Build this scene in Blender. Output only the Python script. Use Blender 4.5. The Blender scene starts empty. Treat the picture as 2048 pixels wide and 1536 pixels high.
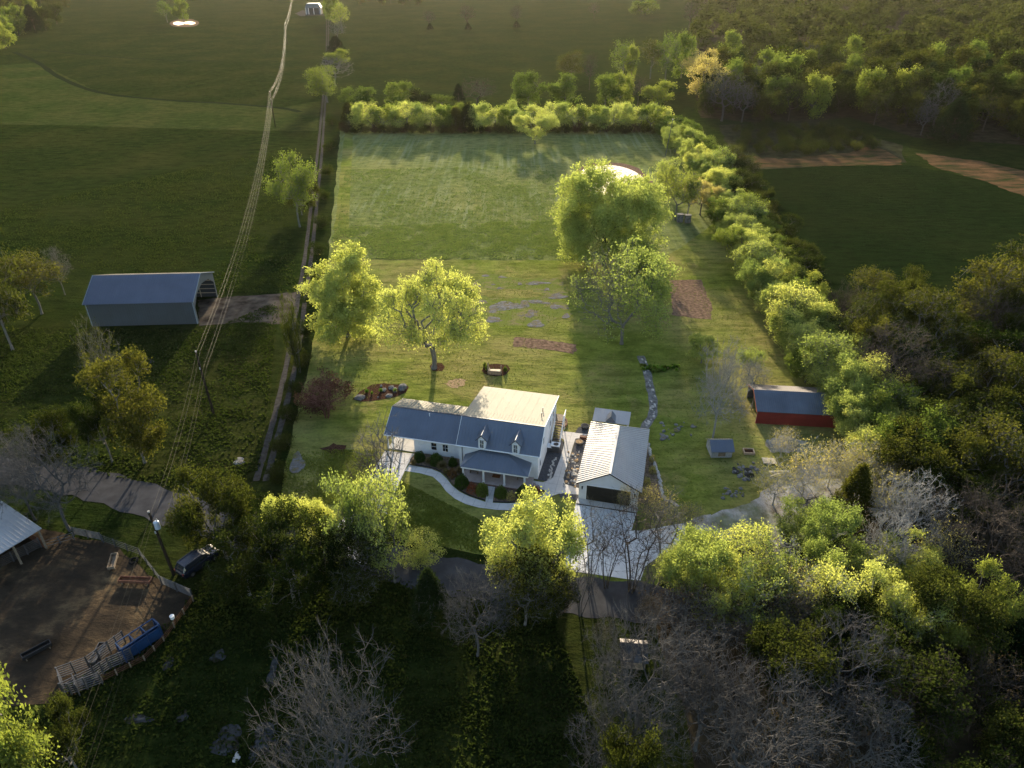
import bpy, math, random
import numpy as np
from mathutils import Vector, Matrix
sc = bpy.context.scene
R = math.radians
# ------------------------------------------------------------------ camera, sky, sun, exposure
CAM_H, TILT, FPX = 60.0, 31.5, 1421.0
cam = bpy.data.cameras.new('camera'); cam_o = bpy.data.objects.new('camera', cam)
sc.collection.objects.link(cam_o); sc.camera = cam_o
cam_o.location = (0, 0, CAM_H); cam_o.rotation_euler = (R(90 - TILT), 0, 0)
cam.sensor_width = 36; cam.lens = 36 * FPX / 2048; cam.clip_start = 0.5; cam.clip_end = 6000
SUN_EL, SUN_AZ = 13.0, -2.0            # azimuth measured from +Y, negative = left
world = bpy.data.worlds.new('World'); sc.world = world; world.use_nodes = True
wn = world.node_tree; bg = wn.nodes['Background']
sky = wn.nodes.new('ShaderNodeTexSky'); sky.sky_type = 'NISHITA'; sky.sun_disc = False
sky.sun_elevation = R(SUN_EL); sky.sun_rotation = R(SUN_AZ); sky.air_density = 1.0; sky.dust_density = 1.5
wn.links.new(sky.outputs[0], bg.inputs[0]); bg.inputs[1].default_value = 0.15
sl = bpy.data.lights.new('sun', 'SUN'); sl.energy = 5.0; sl.angle = R(0.6); sl.color = (1.0, 0.85, 0.62)
so = bpy.data.objects.new('sun', sl); sc.collection.objects.link(so)
sd = Vector((math.sin(R(SUN_AZ)) * math.cos(R(SUN_EL)), math.cos(R(SUN_AZ)) * math.cos(R(SUN_EL)), math.sin(R(SUN_EL))))
so.rotation_euler = sd.to_track_quat('Z', 'Y').to_euler(); so.location = sd * 500
sc.view_settings.view_transform = 'Standard'; sc.view_settings.look = 'None'
sc.view_settings.exposure = 1.45; sc.view_settings.gamma = 1.0

# ------------------------------------------------------------------ helpers
C = sc.collection
_c, _s = math.cos(R(TILT)), math.sin(R(TILT))
def P(u, v, z=0.0):
    """where the ray through photo pixel (u, v) meets height z"""
    a = (u - 1024) / FPX; b = (768 - v) / FPX
    d = (a, _c + b * _s, -_s + b * _c); t = (z - CAM_H) / d[2]
    return Vector((d[0] * t, d[1] * t, z))
def pj(x, y, z):
    z -= CAM_H; dep = y * _c - z * _s
    return 1024 + FPX * x / dep, 768 - FPX * (y * _s + z * _c) / dep, dep
def height_for(g, vt):
    lo, hi = 0.0, 58.0
    for _ in range(40):
        m = (lo + hi) / 2
        if pj(g.x, g.y, m)[1] > vt: lo = m
        else: hi = m
    return lo
def tag(o, label=None, cat=None, group=None, kind=None):
    if label: o['label'] = label
    if cat: o['category'] = cat
    if group: o['group'] = group
    if kind: o['kind'] = kind
    return o
def thing(name, loc, label, cat, rz=0.0, group=None):
    o = bpy.data.objects.new(name, None); C.objects.link(o); o.empty_display_size = 0.5
    o.location = loc; o.rotation_euler = (0, 0, rz)
    return tag(o, label, cat, group)
def mesh_np(name, verts, faces, mats, fmat=None, smooth=False):
    """verts (n,3); faces: array (m,k) or list of lists"""
    me = bpy.data.meshes.new(name)
    if isinstance(faces, np.ndarray):
        m, k = faces.shape
        me.vertices.add(len(verts)); me.vertices.foreach_set('co', np.asarray(verts, dtype=np.float32).ravel())
        me.loops.add(m * k); me.loops.foreach_set('vertex_index', faces.astype(np.int32).ravel())
        me.polygons.add(m); me.polygons.foreach_set('loop_start', np.arange(0, m * k, k, dtype=np.int32))
        try: me.polygons.foreach_set('loop_total', np.full(m, k, dtype=np.int32))
        except Exception: pass
        me.update(calc_edges=True)
    else:
        me.from_pydata([tuple(v) for v in verts], [], faces)
    for mt in mats: me.materials.append(mt)
    if fmat is not None: me.polygons.foreach_set('material_index', np.asarray(fmat, dtype=np.int32))
    if smooth: me.polygons.foreach_set('use_smooth', np.ones(len(me.polygons), dtype=bool))
    me.update()
    return me
def ob(name, me, parent=None, loc=None, rz=None):
    o = bpy.data.objects.new(name, me); C.objects.link(o)
    if parent: o.parent = parent
    if loc is not None: o.location = loc
    if rz is not None: o.rotation_euler = (0, 0, rz)
    return o
class MB:
    """collects shapes that become ONE mesh object"""
    def __init__(s): s.v = []; s.f = []
    def poly(s, pts):
        n = len(s.v); s.v += [tuple(p) for p in pts]; s.f.append(list(range(n, n + len(pts)))); return s
    def box(s, x0, x1, y0, y1, z0, z1, rz=0, at=(0, 0)):
        n = len(s.v); ca, sa = math.cos(rz), math.sin(rz)
        for z in (z0, z1):
            for x, y in ((x0, y0), (x1, y0), (x1, y1), (x0, y1)):
                s.v.append((at[0] + x * ca - y * sa, at[1] + x * sa + y * ca, z))
        for q in ((0, 3, 2, 1), (4, 5, 6, 7), (0, 1, 5, 4), (1, 2, 6, 5), (2, 3, 7, 6), (3, 0, 4, 7)): s.f.append([n + i for i in q])
        return s
    def prism(s, prof, x0, x1):
        """profile in (y,z), extruded along x"""
        n = len(s.v); k = len(prof)
        s.v += [(x0, y, z) for y, z in prof] + [(x1, y, z) for y, z in prof]
        s.f.append([n + i for i in range(k)][::-1]); s.f.append([n + k + i for i in range(k)])
        for i in range(k):
            j = (i + 1) % k; s.f.append([n + i, n + j, n + k + j, n + k + i])
        return s
    def prismy(s, prof, y0, y1):
        """profile in (x,z), extruded along y"""
        n = len(s.v); k = len(prof)
        s.v += [(x, y0, z) for x, z in prof] + [(x, y1, z) for x, z in prof]
        s.f.append([n + i for i in range(k)]); s.f.append([n + k + i for i in range(k)][::-1])
        for i in range(k):
            j = (i + 1) % k; s.f.append([n + j, n + i, n + k + i, n + k + j])
        return s
    def slab(s, quad, t=0.1):
        """thick polygon; quad given counter-clockwise from above"""
        q = [Vector(p) for p in quad]; nrm = (q[1] - q[0]).cross(q[2] - q[0]).normalized()
        if nrm.z < 0: nrm = -nrm
        n = len(s.v); k = len(q)
        s.v += [tuple(p) for p in q] + [tuple(p - nrm * t) for p in q]
        s.f.append([n + i for i in range(k)]); s.f.append([n + k + i for i in range(k)][::-1])
        for i in range(k):
            j = (i + 1) % k; s.f.append([n + i, n + k + i, n + k + j, n + j])
        return s
    def bar(s, a, b, w=0.05, h=None):
        a = Vector(a); b = Vector(b); h = h or w; d = (b - a)
        if d.length < 1e-6: return s
        d.normalize(); up = Vector((0, 0, 1)) if abs(d.z) < .95 else Vector((1, 0, 0))
        r = d.cross(up).normalized() * w / 2; u = r.cross(d).normalized() * h / 2; n = len(s.v)
        for p in (a, b):
            for q in (-r - u, r - u, r + u, -r + u): s.v.append(tuple(p + q))
        for q in ((0, 3, 2, 1), (4, 5, 6, 7), (0, 1, 5, 4), (1, 2, 6, 5), (2, 3, 7, 6), (3, 0, 4, 7)): s.f.append([n + i for i in q])
        return s
    def roofplane(s, quad, t=0.08, rib=0.4, rw=0.06, rh=0.04):
        """quad = eave0, eave1, top1, top0 ; ribs run from eave to top"""
        s.slab(quad, t); e0, e1, t1, t0 = [Vector(p) for p in quad]
        nrm = (e1 - e0).cross(t1 - e0).normalized(); nrm = nrm if nrm.z > 0 else -nrm
        n = max(2, int((e1 - e0).length / rib)); off = nrm * rh * .5
        for i in range(n + 1):
            k = .004 + i / n * .992
            s.bar(e0.lerp(e1, k) + off, t0.lerp(t1, k) + off, rw, rh)
        return s
    def cyl(s, a, b, r0, r1=None, n=10):
        a = Vector(a); b = Vector(b); r1 = r0 if r1 is None else r1; d = (b - a).normalized()
        up = Vector((0, 0, 1)) if abs(d.z) < .95 else Vector((1, 0, 0))
        x = d.cross(up).normalized(); y = d.cross(x); m = len(s.v)
        for p, r in ((a, r0), (b, r1)):
            for i in range(n):
                t = 2 * math.pi * i / n; s.v.append(tuple(p + (x * math.cos(t) + y * math.sin(t)) * r))
        for i in range(n):
            j = (i + 1) % n; s.f.append([m + i, m + n + i, m + n + j, m + j])
        s.f.append([m + i for i in range(n)]); s.f.append([m + n + i for i in range(n)][::-1])
        return s
    def build(s, name, mat, parent=None, loc=None, rz=None, fix=True):
        me = mesh_np(name, s.v, s.f, [mat])
        if fix:
            import bmesh
            bm = bmesh.new(); bm.from_mesh(me); bmesh.ops.recalc_face_normals(bm, faces=bm.faces); bm.to_mesh(me); bm.free()
        return ob(name, me, parent, loc, rz)
# ------------------------------------------------------------------ materials
def lin(c): return tuple(((x / 255) / 12.92 if x <= 10 else (((x / 255) + .055) / 1.055) ** 2.4) for x in c)
def newmat(name):
    m = bpy.data.materials.new(name); m.use_nodes = True; nt = m.node_tree; nt.nodes.clear()
    return m, nt, nt.nodes.new('ShaderNodeOutputMaterial')
def node(nt, t, **kw):
    n = nt.nodes.new(t)
    for k, v in kw.items(): setattr(n, k, v)
    return n
def noise(nt, co, scale, detail=4, rough=.55):
    n = node(nt, 'ShaderNodeTexNoise'); n.inputs['Scale'].default_value = scale; n.inputs['Detail'].default_value = detail
    n.inputs['Roughness'].default_value = rough; nt.links.new(co, n.inputs['Vector']); return n.outputs['Fac']
def ramp(nt, fac, stops):
    n = node(nt, 'ShaderNodeValToRGB'); cr = n.color_ramp
    while len(cr.elements) < len(stops): cr.elements.new(.5)
    for e, (p, c) in zip(cr.elements, stops): e.position = p; e.color = (*c, 1) if len(c) == 3 else c
    nt.links.new(fac, n.inputs[0]); return n.outputs[0]
def mixc(nt, fac, a, b, mode='MIX'):
    n = node(nt, 'ShaderNodeMix', data_type='RGBA', blend_type=mode)
    for s_, val in ((n.inputs[0], fac), (n.inputs[6], a), (n.inputs[7], b)):
        if isinstance(val, (int, float)): s_.default_value = val
        elif isinstance(val, tuple): s_.default_value = (*val, 1)
        else: nt.links.new(val, s_)
    return n.outputs[2]
def princ(nt, out, col, rough=.8, metal=0.0, spec=.3, bump=None, bs=.3, bd=.05):
    p = node(nt, 'ShaderNodeBsdfPrincipled')
    if isinstance(col, tuple): p.inputs['Base Color'].default_value = (*col, 1)
    else: nt.links.new(col, p.inputs['Base Color'])
    if isinstance(rough, (int, float)): p.inputs['Roughness'].default_value = rough
    else: nt.links.new(rough, p.inputs['Roughness'])
    p.inputs['Metallic'].default_value = metal; p.inputs['Specular IOR Level'].default_value = spec
    if bump is not None:
        b = node(nt, 'ShaderNodeBump'); b.inputs['Strength'].default_value = bs; b.inputs['Distance'].default_value = bd
        nt.links.new(bump, b.inputs['Height']); nt.links.new(b.outputs[0], p.inputs['Normal'])
    nt.links.new(p.outputs[0], out.inputs[0]); return p
def coords(nt, obj=False):
    if obj: return node(nt, 'ShaderNodeTexCoord').outputs['Object']
    return node(nt, 'ShaderNodeNewGeometry').outputs['Position']
def stretch(nt, co, sc3, rot=0):
    m = node(nt, 'ShaderNodeMapping'); m.inputs['Scale'].default_value = sc3; m.inputs['Rotation'].default_value = (0, 0, rot)
    nt.links.new(co, m.inputs[0]); return m.outputs[0]
def m_simple(name, c, rough=.7, metal=0.0, var=.15, scale=2.0, spec=.3, bump=0.0, obj=False):
    m, nt, out = newmat(name); co = coords(nt, obj); f = noise(nt, co, scale, 5)
    lo = tuple(x * (1 - var) for x in c); hi = tuple(min(1, x * (1 + var)) for x in c)
    col = ramp(nt, f, [(.3, lo), (.7, hi)])
    princ(nt, out, col, 1 if rough > .88 else rough, metal, 0 if rough > .88 else spec, f if bump else None, bump, .05); return m
def m_grass(name, dark, light, dry, dryamt=.5, rows=None, bs=.9, bd=.25):
    m, nt, out = newmat(name); co = coords(nt)
    f1 = noise(nt, co, .035, 6, .6); f2 = noise(nt, co, .35, 6, .65); f3 = noise(nt, co, 2.2, 5, .75)
    c = ramp(nt, f2, [(.30, dark), (.70, light)])
    c = mixc(nt, ramp(nt, f1, [(.42, (0, 0, 0)), (.68, (dryamt,) * 3)]), c, dry)
    fd = noise(nt, stretch(nt, co, (1, .6, 1), .4), .16, 8, .7)
    c = mixc(nt, ramp(nt, fd, [(.55, (0, 0, 0)), (.72, (dryamt * .9,) * 3)]), c, dry)
    c = mixc(nt, ramp(nt, f3, [(.30, (.55,) * 3), (.5, (0,) * 3)]), c, tuple(x * .45 for x in dark))
    c = mixc(nt, ramp(nt, f3, [(.55, (0,) * 3), (.8, (.6,) * 3)]), c, tuple(min(1, x * 1.5) for x in light))
    fm = noise(nt, stretch(nt, co, (.6, 1.0, 1) if rows else (.35, 1.1, 1), .12), .5, 7, .72)
    c = mixc(nt, ramp(nt, fm, [(.36, (.6,) * 3), (.52, (0,) * 3)]), c, tuple(x * .5 for x in dark))
    c = mixc(nt, ramp(nt, fm, [(.54, (0,) * 3), (.72, (.55,) * 3)]), c, tuple(x * 1.35 for x in light))
    if rows:
        ang, wl, rc, amt = rows
        w = noise(nt, stretch(nt, co, (.9, .035, 1), ang), wl, 5, .6)
        big = ramp(nt, noise(nt, co, .02, 3), [(.35, (0,) * 3), (.65, (amt,) * 3)])
        c = mixc(nt, mixc(nt, 1.0, ramp(nt, w, [(.46, (0,) * 3), (.62, (1,) * 3)]), big, 'MULTIPLY'), c, rc)
    hb = node(nt, 'ShaderNodeMath', operation='ADD'); nt.links.new(f3, hb.inputs[0])
    fb = noise(nt, stretch(nt, co, (.5, 1.3, 1), .15), 0.55, 6, .7)
    hm = node(nt, 'ShaderNodeMath', operation='MULTIPLY'); hm.inputs[1].default_value = 2.2
    nt.links.new(fb, hm.inputs[0]); nt.links.new(hm.outputs[0], hb.inputs[1])
    princ(nt, out, c, 1, 0, 0, hb.outputs[0], bs, bd); return m
G_pasture = m_grass('dimmed_pasture_grass', (.010, .019, .005), (.025, .039, .009), (.050, .052, .016), .5, bs=1, bd=.45)  # outer fields: dimming put into the colours of these grasses
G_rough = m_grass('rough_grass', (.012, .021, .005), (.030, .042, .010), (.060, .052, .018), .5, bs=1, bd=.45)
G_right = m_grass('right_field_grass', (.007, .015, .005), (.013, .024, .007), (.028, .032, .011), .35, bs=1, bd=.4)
G_hay = m_grass('hay_field_grass', (.092, .120, .038), (.180, .200, .065), (.25, .24, .09), .7, rows=(R(-3), .8, (.24, .27, .16), .55), bd=.35)
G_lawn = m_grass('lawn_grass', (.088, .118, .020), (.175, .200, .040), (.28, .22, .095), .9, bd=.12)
M_track = m_simple('track_gravel', (.055, .05, .045), .95, var=.4, scale=1.5, bump=.3)
M_asphalt = m_simple('asphalt', (.05, .05, .054), .9, var=.3, scale=.6, bump=.1)
def m_dirt():
    m, nt, out = newmat('corral_dirt'); co = coords(nt); f = noise(nt, stretch(nt, co, (.7, 1.2, 1), .5), .28, 9, .72); f2 = noise(nt, co, .07, 4, .6)
    c = ramp(nt, f, [(.34, (.022, .018, .013)), (.50, (.055, .040, .027)), (.60, (.13, .09, .05)), (.72, (.22, .16, .085))])
    c = mixc(nt, ramp(nt, f2, [(.42, (.75,) * 3), (.56, (0,) * 3)]), c, (.030, .024, .018))
    princ(nt, out, c, 1, 0, 0, f, 1, .35); return m
M_dirt = m_dirt()
M_pad = m_simple('gravel_pad', (.07, .058, .046), .95, var=.7, scale=.4, bump=.5)
def m_concrete(name, c, ang=0.0, sz=1.5):
    m, nt, out = newmat(name); co = coords(nt); f = noise(nt, co, .5, 7, .65); f2 = noise(nt, co, 6, 3)
    col = ramp(nt, f, [(.3, tuple(x * .78 for x in c)), (.7, tuple(x * 1.1 for x in c))])
    b = node(nt, 'ShaderNodeTexBrick'); b.offset = 0; b.inputs['Scale'].default_value = 1; b.inputs['Mortar Size'].default_value = .02
    b.inputs['Brick Width'].default_value = sz; b.inputs['Row Height'].default_value = sz
    b.inputs['Color1'].default_value = b.inputs['Color2'].default_value = (1, 1, 1, 1); b.inputs['Mortar'].default_value = (.55, .55, .55, 1)
    nt.links.new(stretch(nt, co, (1, 1, 1), ang), b.inputs[0])
    col = mixc(nt, 1.0, col, b.outputs['Color'], 'MULTIPLY')
    princ(nt, out, col, .85, 0, .25, f2, .1, .01); return m
M_conc = m_concrete('pale_concrete', (.50, .48, .46), R(13.5), 1.6)
M_drive = m_concrete('driveway_concrete', (.60, .60, .61), R(13.5), 3.6)
M_mulch = m_simple('dark_mulch', (.055, .03, .02), .97, var=.7, scale=5, bump=1)
M_brownmulch = m_simple('tan_mulch', (.16, .115, .08), .97, var=.55, scale=4, bump=1)
M_blackbed = m_simple('dark_gravel_bed', (.075, .075, .08), .95, var=.35, scale=5, bump=.6)
M_chips = m_simple('wood_chips', (.28, .20, .12), .95, var=.5, scale=3, bump=1)
M_soil = m_simple('garden_soil', (.15, .10, .07), .97, var=.5, scale=1.6, bump=1)
M_rock = m_simple('limestone', (.15, .145, .14), .9, var=.45, scale=1.1, bump=.8, spec=.2)
M_rockdark = m_simple('dark_limestone', (.055, .055, .058), .92, var=.5, scale=.8, bump=.8, spec=.2)
M_rockpale = m_simple('pale_stone', (.38, .36, .33), .9, var=.3, scale=2, bump=.5, spec=.2)
def m_patchy(name, rk, gr, dr, sc=.9, off=0.0):
    m, nt, out = newmat(name); co = coords(nt); f = noise(nt, stretch(nt, co, (.7, 1.2, 1), .3), sc, 9, .75); f2 = noise(nt, co, 3.0, 6, .7)
    c = ramp(nt, f, [(.36 + off, gr), (.43 + off, dr), (.49 + off, tuple(x * .6 for x in rk)), (min(.99, .64 + off), rk)])
    c = mixc(nt, ramp(nt, f2, [(.35, (.6,) * 3), (.5, (0,) * 3)]), c, tuple(x * .35 for x in rk))
    princ(nt, out, c, 1, 0, 0, f, 1, .15); return m
M_slab = m_patchy('lawn_limestone', (.22, .215, .21), (.11, .13, .03), (.17, .13, .08)); M_slabdark = m_patchy('pasture_limestone', (.075, .075, .075), (.018, .028, .007), (.04, .032, .02))
M_patch = m_patchy('thin_rocky_turf', (.20, .19, .17), (.13, .155, .034), (.19, .17, .07), .30, .14)
def m_rockyground():
    m, nt, out = newmat('rocky_ground'); co = coords(nt); f = noise(nt, stretch(nt, co, (1, .55, 1), .3), .5, 9, .72); f2 = noise(nt, co, .12, 5, .6)
    c = ramp(nt, f, [(.36, (.13, .11, .085)), (.47, (.27, .25, .225)), (.62, (.42, .41, .40))])
    c = mixc(nt, ramp(nt, f2, [(.47, (0,) * 3), (.6, (.75,) * 3)]), c, (.10, .12, .035))
    princ(nt, out, c, 1, 0, 0, f, 1, .3); return m
M_rocky = m_rockyground()
def m_sedge():
    m, nt, out = newmat('rusty_broomsedge'); co = coords(nt); f = noise(nt, stretch(nt, co, (.5, 1.4, 1)), .22, 7, .7)
    princ(nt, out, ramp(nt, f, [(.38, (.025, .035, .012)), (.50, (.08, .05, .025)), (.66, (.15, .08, .04))]), 1, 0, 0, f, 1, .4); return m
M_redgrass = m_sedge()
def m_water():
    m, nt, out = newmat('pond_water'); co = coords(nt)
    princ(nt, out, (.04, .045, .035), .14, 0, .35, noise(nt, co, 1.6, 5), .8, .08); return m
M_water = m_water()
def m_metalroof(name, c, rough=.42, metal=.55, var=.12):
    m, nt, out = newmat(name); co = coords(nt, True); f = noise(nt, co, .35, 6, .6); f2 = noise(nt, stretch(nt, co, (4, .35, .35)), .8, 5)
    col = ramp(nt, f, [(.3, tuple(x * (1 - var) for x in c)), (.7, tuple(x * (1 + var) for x in c))])
    col = mixc(nt, ramp(nt, f2, [(.5, (0,) * 3), (.8, (.25,) * 3)]), col, tuple(x * .6 for x in c))
    r = node(nt, 'ShaderNodeMapRange'); nt.links.new(f, r.inputs[0]); r.inputs[3].default_value = rough - .08; r.inputs[4].default_value = rough + .12
    princ(nt, out, col, r.outputs[0], metal, .5, f, .06, .02); return m
M_roof = m_metalroof('sky_tinted_metal_roof', (.135, .155, .195), .45, .35)  # cool sky reflection put into the base colour of this metal
M_roofsun = m_metalroof('sunlit_rear_roof', (.26, .235, .175), .8, .03)  # rear slopes: warm sunlight put into a beige base colour
M_roofgarage = m_metalroof('light_metal_roof', (.33, .33, .335), .5, .25)
M_roofdark = m_metalroof('weathered_metal_roof', (.10, .12, .15), .42, .5, .25)
M_barnroof = m_metalroof('barn_metal_roof', (.085, .10, .14), .55, .3)
M_barnwall = m_metalroof('barn_blue_grey_siding', (.055, .068, .078), .6, .2)
M_rustroof = m_metalroof('rusty_tin_roof', (.14, .125, .12), .6, .4, .35)
M_white = m_simple('white_siding', (.72, .73, .75), .6, var=.05, scale=1.5)
M_trim = m_simple('white_trim', (.8, .8, .8), .5, var=.03)
M_black = m_simple('black_trim', (.02, .02, .022), .5, var=.1)
M_door = m_simple('dark_garage_door', (.022, .02, .012), .55, var=.2)
M_red = m_metalroof('red_metal_siding', (.22, .030, .022), .6, .1, .2)
M_rustrail = m_simple('rusty_rail', (.10, .05, .03), .9, var=.3)
M_redtrim = m_simple('orange_red_trim', (.42, .12, .05), .6, var=.1)
M_wood = m_simple('weathered_wood', (.18, .14, .10), .85, var=.3, scale=4)
M_darkwood = m_simple('creosoted_pole', (.035, .027, .02), .9, var=.3, scale=4)
M_brownwood = m_simple('red_brown_wood', (.12, .05, .03), .85, var=.3, scale=3)
M_palewood = m_simple('pale_lumber', (.50, .44, .34), .8, var=.2, scale=3)
M_steel = m_simple('galvanised_steel', (.10, .10, .105), .5, .5, var=.2)
M_wire = m_simple('wire', (.08, .07, .045), .6, .2, var=.1)
M_blue = m_simple('blue_paint', (.010, .04, .11), .5, var=.2)
M_greybox = m_simple('transformer_grey', (.45, .5, .56), .5, .1, var=.1)
M_glass = m_simple('dark_glass', (.02, .024, .03), .08, 0, var=.2, spec=.8)
M_suv = m_simple('dark_blue_car_paint', (.012, .018, .035), .25, .3, var=.1, spec=.6)
M_tyre = m_simple('tyre_rubber', (.015, .015, .015), .9, var=.1)
M_porchfloor = m_simple('porch_floor_boards', (.42, .34, .31), .7, var=.1)
M_hay = m_simple('straw_litter', (.26, .18, .09), 1, var=.5, scale=3, bump=1)
def m_bark(name, c):
    m, nt, out = newmat(name); co = coords(nt, True); f = noise(nt, stretch(nt, co, (3, 3, .6)), 2.5, 6, .7)
    princ(nt, out, ramp(nt, f, [(.3, tuple(x * .55 for x in c)), (.7, tuple(x * 1.25 for x in c))]), .95, 0, .15, f, .8, .05); return m
B_grey = m_bark('grey_bark', (.15, .14, .125)); B_silver = m_bark('silver_bark', (.36, .35, .33)); B_dark = m_bark('dark_bark', (.075, .06, .048)); B_pale = m_bark('pale_bark', (.26, .25, .23))
B_dimgrey = m_bark('dimmed_grey_bark', (.085, .082, .08))  # outer bare trees: dimming put into a darker grey bark colour
def v_low(v): return v > 1000
B_red = m_bark('purple_brown_twigs', (.17, .075, .06))
def m_leaf(name, dark, light, trans=.5, tcol=None, scale=.45, hue=1):
    m, nt, out = newmat(name); co = coords(nt, True); oi = node(nt, 'ShaderNodeObjectInfo'); ge = node(nt, 'ShaderNodeNewGeometry')
    f = noise(nt, co, scale, 3)
    c = ramp(nt, f, [(.32, dark), (.68, light)])
    c = mixc(nt, ramp(nt, ge.outputs['Random Per Island'], [(0, (0,) * 3), (1, (.55,) * 3)]), c, tuple(min(1, x * 1.35) for x in light))
    hs = node(nt, 'ShaderNodeHueSaturation'); nt.links.new(c, hs.inputs['Color'])
    mr = node(nt, 'ShaderNodeMapRange'); nt.links.new(oi.outputs['Random'], mr.inputs[0]); mr.inputs[3].default_value = 1 - .35 * hue; mr.inputs[4].default_value = 1 + .25 * hue
    nt.links.new(mr.outputs[0], hs.inputs['Value'])
    mr2 = node(nt, 'ShaderNodeMapRange'); nt.links.new(oi.outputs['Random'], mr2.inputs[0]); mr2.inputs[3].default_value = .5 + .025 * hue; mr2.inputs[4].default_value = .5 - .022 * hue
    nt.links.new(mr2.outputs[0], hs.inputs['Hue'])
    d = node(nt, 'ShaderNodeBsdfDiffuse'); t = node(nt, 'ShaderNodeBsdfTranslucent'); mx = node(nt, 'ShaderNodeMixShader'); mx.inputs[0].default_value = trans
    nt.links.new(hs.outputs[0], d.inputs[0])
    tc = mixc(nt, 1.0, hs.outputs[0], tcol or (1.22, 1.25, .8), 'MULTIPLY'); nt.links.new(tc, t.inputs[0])
    nt.links.new(d.outputs[0], mx.inputs[1]); nt.links.new(t.outputs[0], mx.inputs[2]); nt.links.new(mx.outputs[0], out.inputs[0]); return m
L_bright = m_leaf('spring_leaves', (.17, .21, .06), (.34, .37, .11), .5)
L_willow = m_leaf('yellow_willow_leaves', (.24, .26, .08), (.40, .42, .13), .5, hue=0)
L_mid = m_leaf('mid_green_leaves', (.065, .10, .022), (.17, .20, .045), .5)
L_gold = m_leaf('golden_buds', (.28, .225, .09), (.44, .38, .14), .45, hue=.5)
L_olive = m_leaf('dimmed_olive_leaves', (.022, .031, .007), (.060, .064, .014), .5)  # dimming of the outer trees put into the olive and dull leaf colours
L_dull = m_leaf('dimmed_green_leaves', (.013, .022, .006), (.036, .046, .011), .45)
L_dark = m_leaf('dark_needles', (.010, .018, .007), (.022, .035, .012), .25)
L_brown = m_leaf('brown_buds', (.035, .025, .015), (.065, .046, .025), .35)
L_purple = m_leaf('purple_leaves', (.055, .030, .022), (.10, .055, .036), .35)
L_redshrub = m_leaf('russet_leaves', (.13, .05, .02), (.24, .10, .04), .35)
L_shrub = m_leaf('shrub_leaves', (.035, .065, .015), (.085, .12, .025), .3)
L_grass = m_leaf('tall_grass', (.10, .085, .035), (.22, .18, .08), .4)
L_tuft = m_leaf('green_tuft', (.12, .20, .03), (.22, .32, .05), .4)
# ------------------------------------------------------------------ ground
rng = random.Random(5)
def dens(pts, step, jit, closed=True):
    out = []; n = len(pts)
    for i in range(n if closed else n - 1):
        a, b = Vector(pts[i]), Vector(pts[(i + 1) % n]); L = (b - a).length; k = max(1, int(L / step))
        for j in range(k):
            p = a.lerp(b, j / k)
            if jit: p = p + Vector((rng.uniform(-jit, jit), rng.uniform(-jit, jit), 0))
            out.append(p)
    if not closed: out.append(Vector(pts[-1]))
    return out
def cat(pts, n=6, closed=False):
    """Catmull-Rom through points"""
    pts = [Vector(p) for p in pts]; out = []; m = len(pts)
    rngi = range(m) if closed else range(m - 1)
    for i in rngi:
        g = (lambda k: pts[k % m]) if closed else (lambda k: pts[min(max(k, 0), m - 1)])
        p0, p1, p2, p3 = g(i - 1), g(i), g(i + 1), g(i + 2)
        for j in range(n):
            t = j / n; out.append(.5 * ((2 * p1) + (p2 - p0) * t + (2 * p0 - 5 * p1 + 4 * p2 - p3) * t * t + (3 * p1 - p0 - 3 * p2 + p3) * t ** 3))
    if not closed: out.append(pts[-1])
    return out
def sheet(name, pts, z, mat, step=2.0, jit=.15, world=False, smooth=False):
    if not world: pts = [P(*p) for p in pts]
    pts = [Vector((p[0], p[1], 0)) for p in pts]
    if smooth: pts = cat(pts, 5, True)
    pts = dens(pts, step, jit) if jit else pts
    me = mesh_np(name, [(p.x, p.y, z) for p in pts], [list(range(len(pts)))], [mat])
    if me.polygons[0].normal.z < 0: me.flip_normals()
    return tag(ob(name, me), kind='structure')
def ribbon(name, pts, w, z, mat, world=False, n=8, taper=None):
    if not world: pts = [P(*p) for p in pts]
    c = cat([Vector((p[0], p[1], 0)) for p in pts], n); vs = []; fs = []
    for i, p in enumerate(c):
        d = (c[min(i + 1, len(c) - 1)] - c[max(i - 1, 0)]).normalized(); q = Vector((-d.y, d.x, 0)); ww = w * (1 + .1 * math.sin(i * 1.7)) / 2
        vs += [p + q * ww, p - q * ww]
        if i: k = 2 * i; fs.append([k - 2, k - 1, k + 1, k])
    me = mesh_np(name, [(v.x, v.y, z) for v in vs], fs, [mat])
    if me.polygons[0].normal.z < 0: me.flip_normals()
    return tag(ob(name, me), kind='structure')
# one base sheet to the horizon
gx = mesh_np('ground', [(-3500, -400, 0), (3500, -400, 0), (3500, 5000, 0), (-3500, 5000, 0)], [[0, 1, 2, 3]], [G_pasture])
tag(ob('ground', gx), kind='structure')
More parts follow.
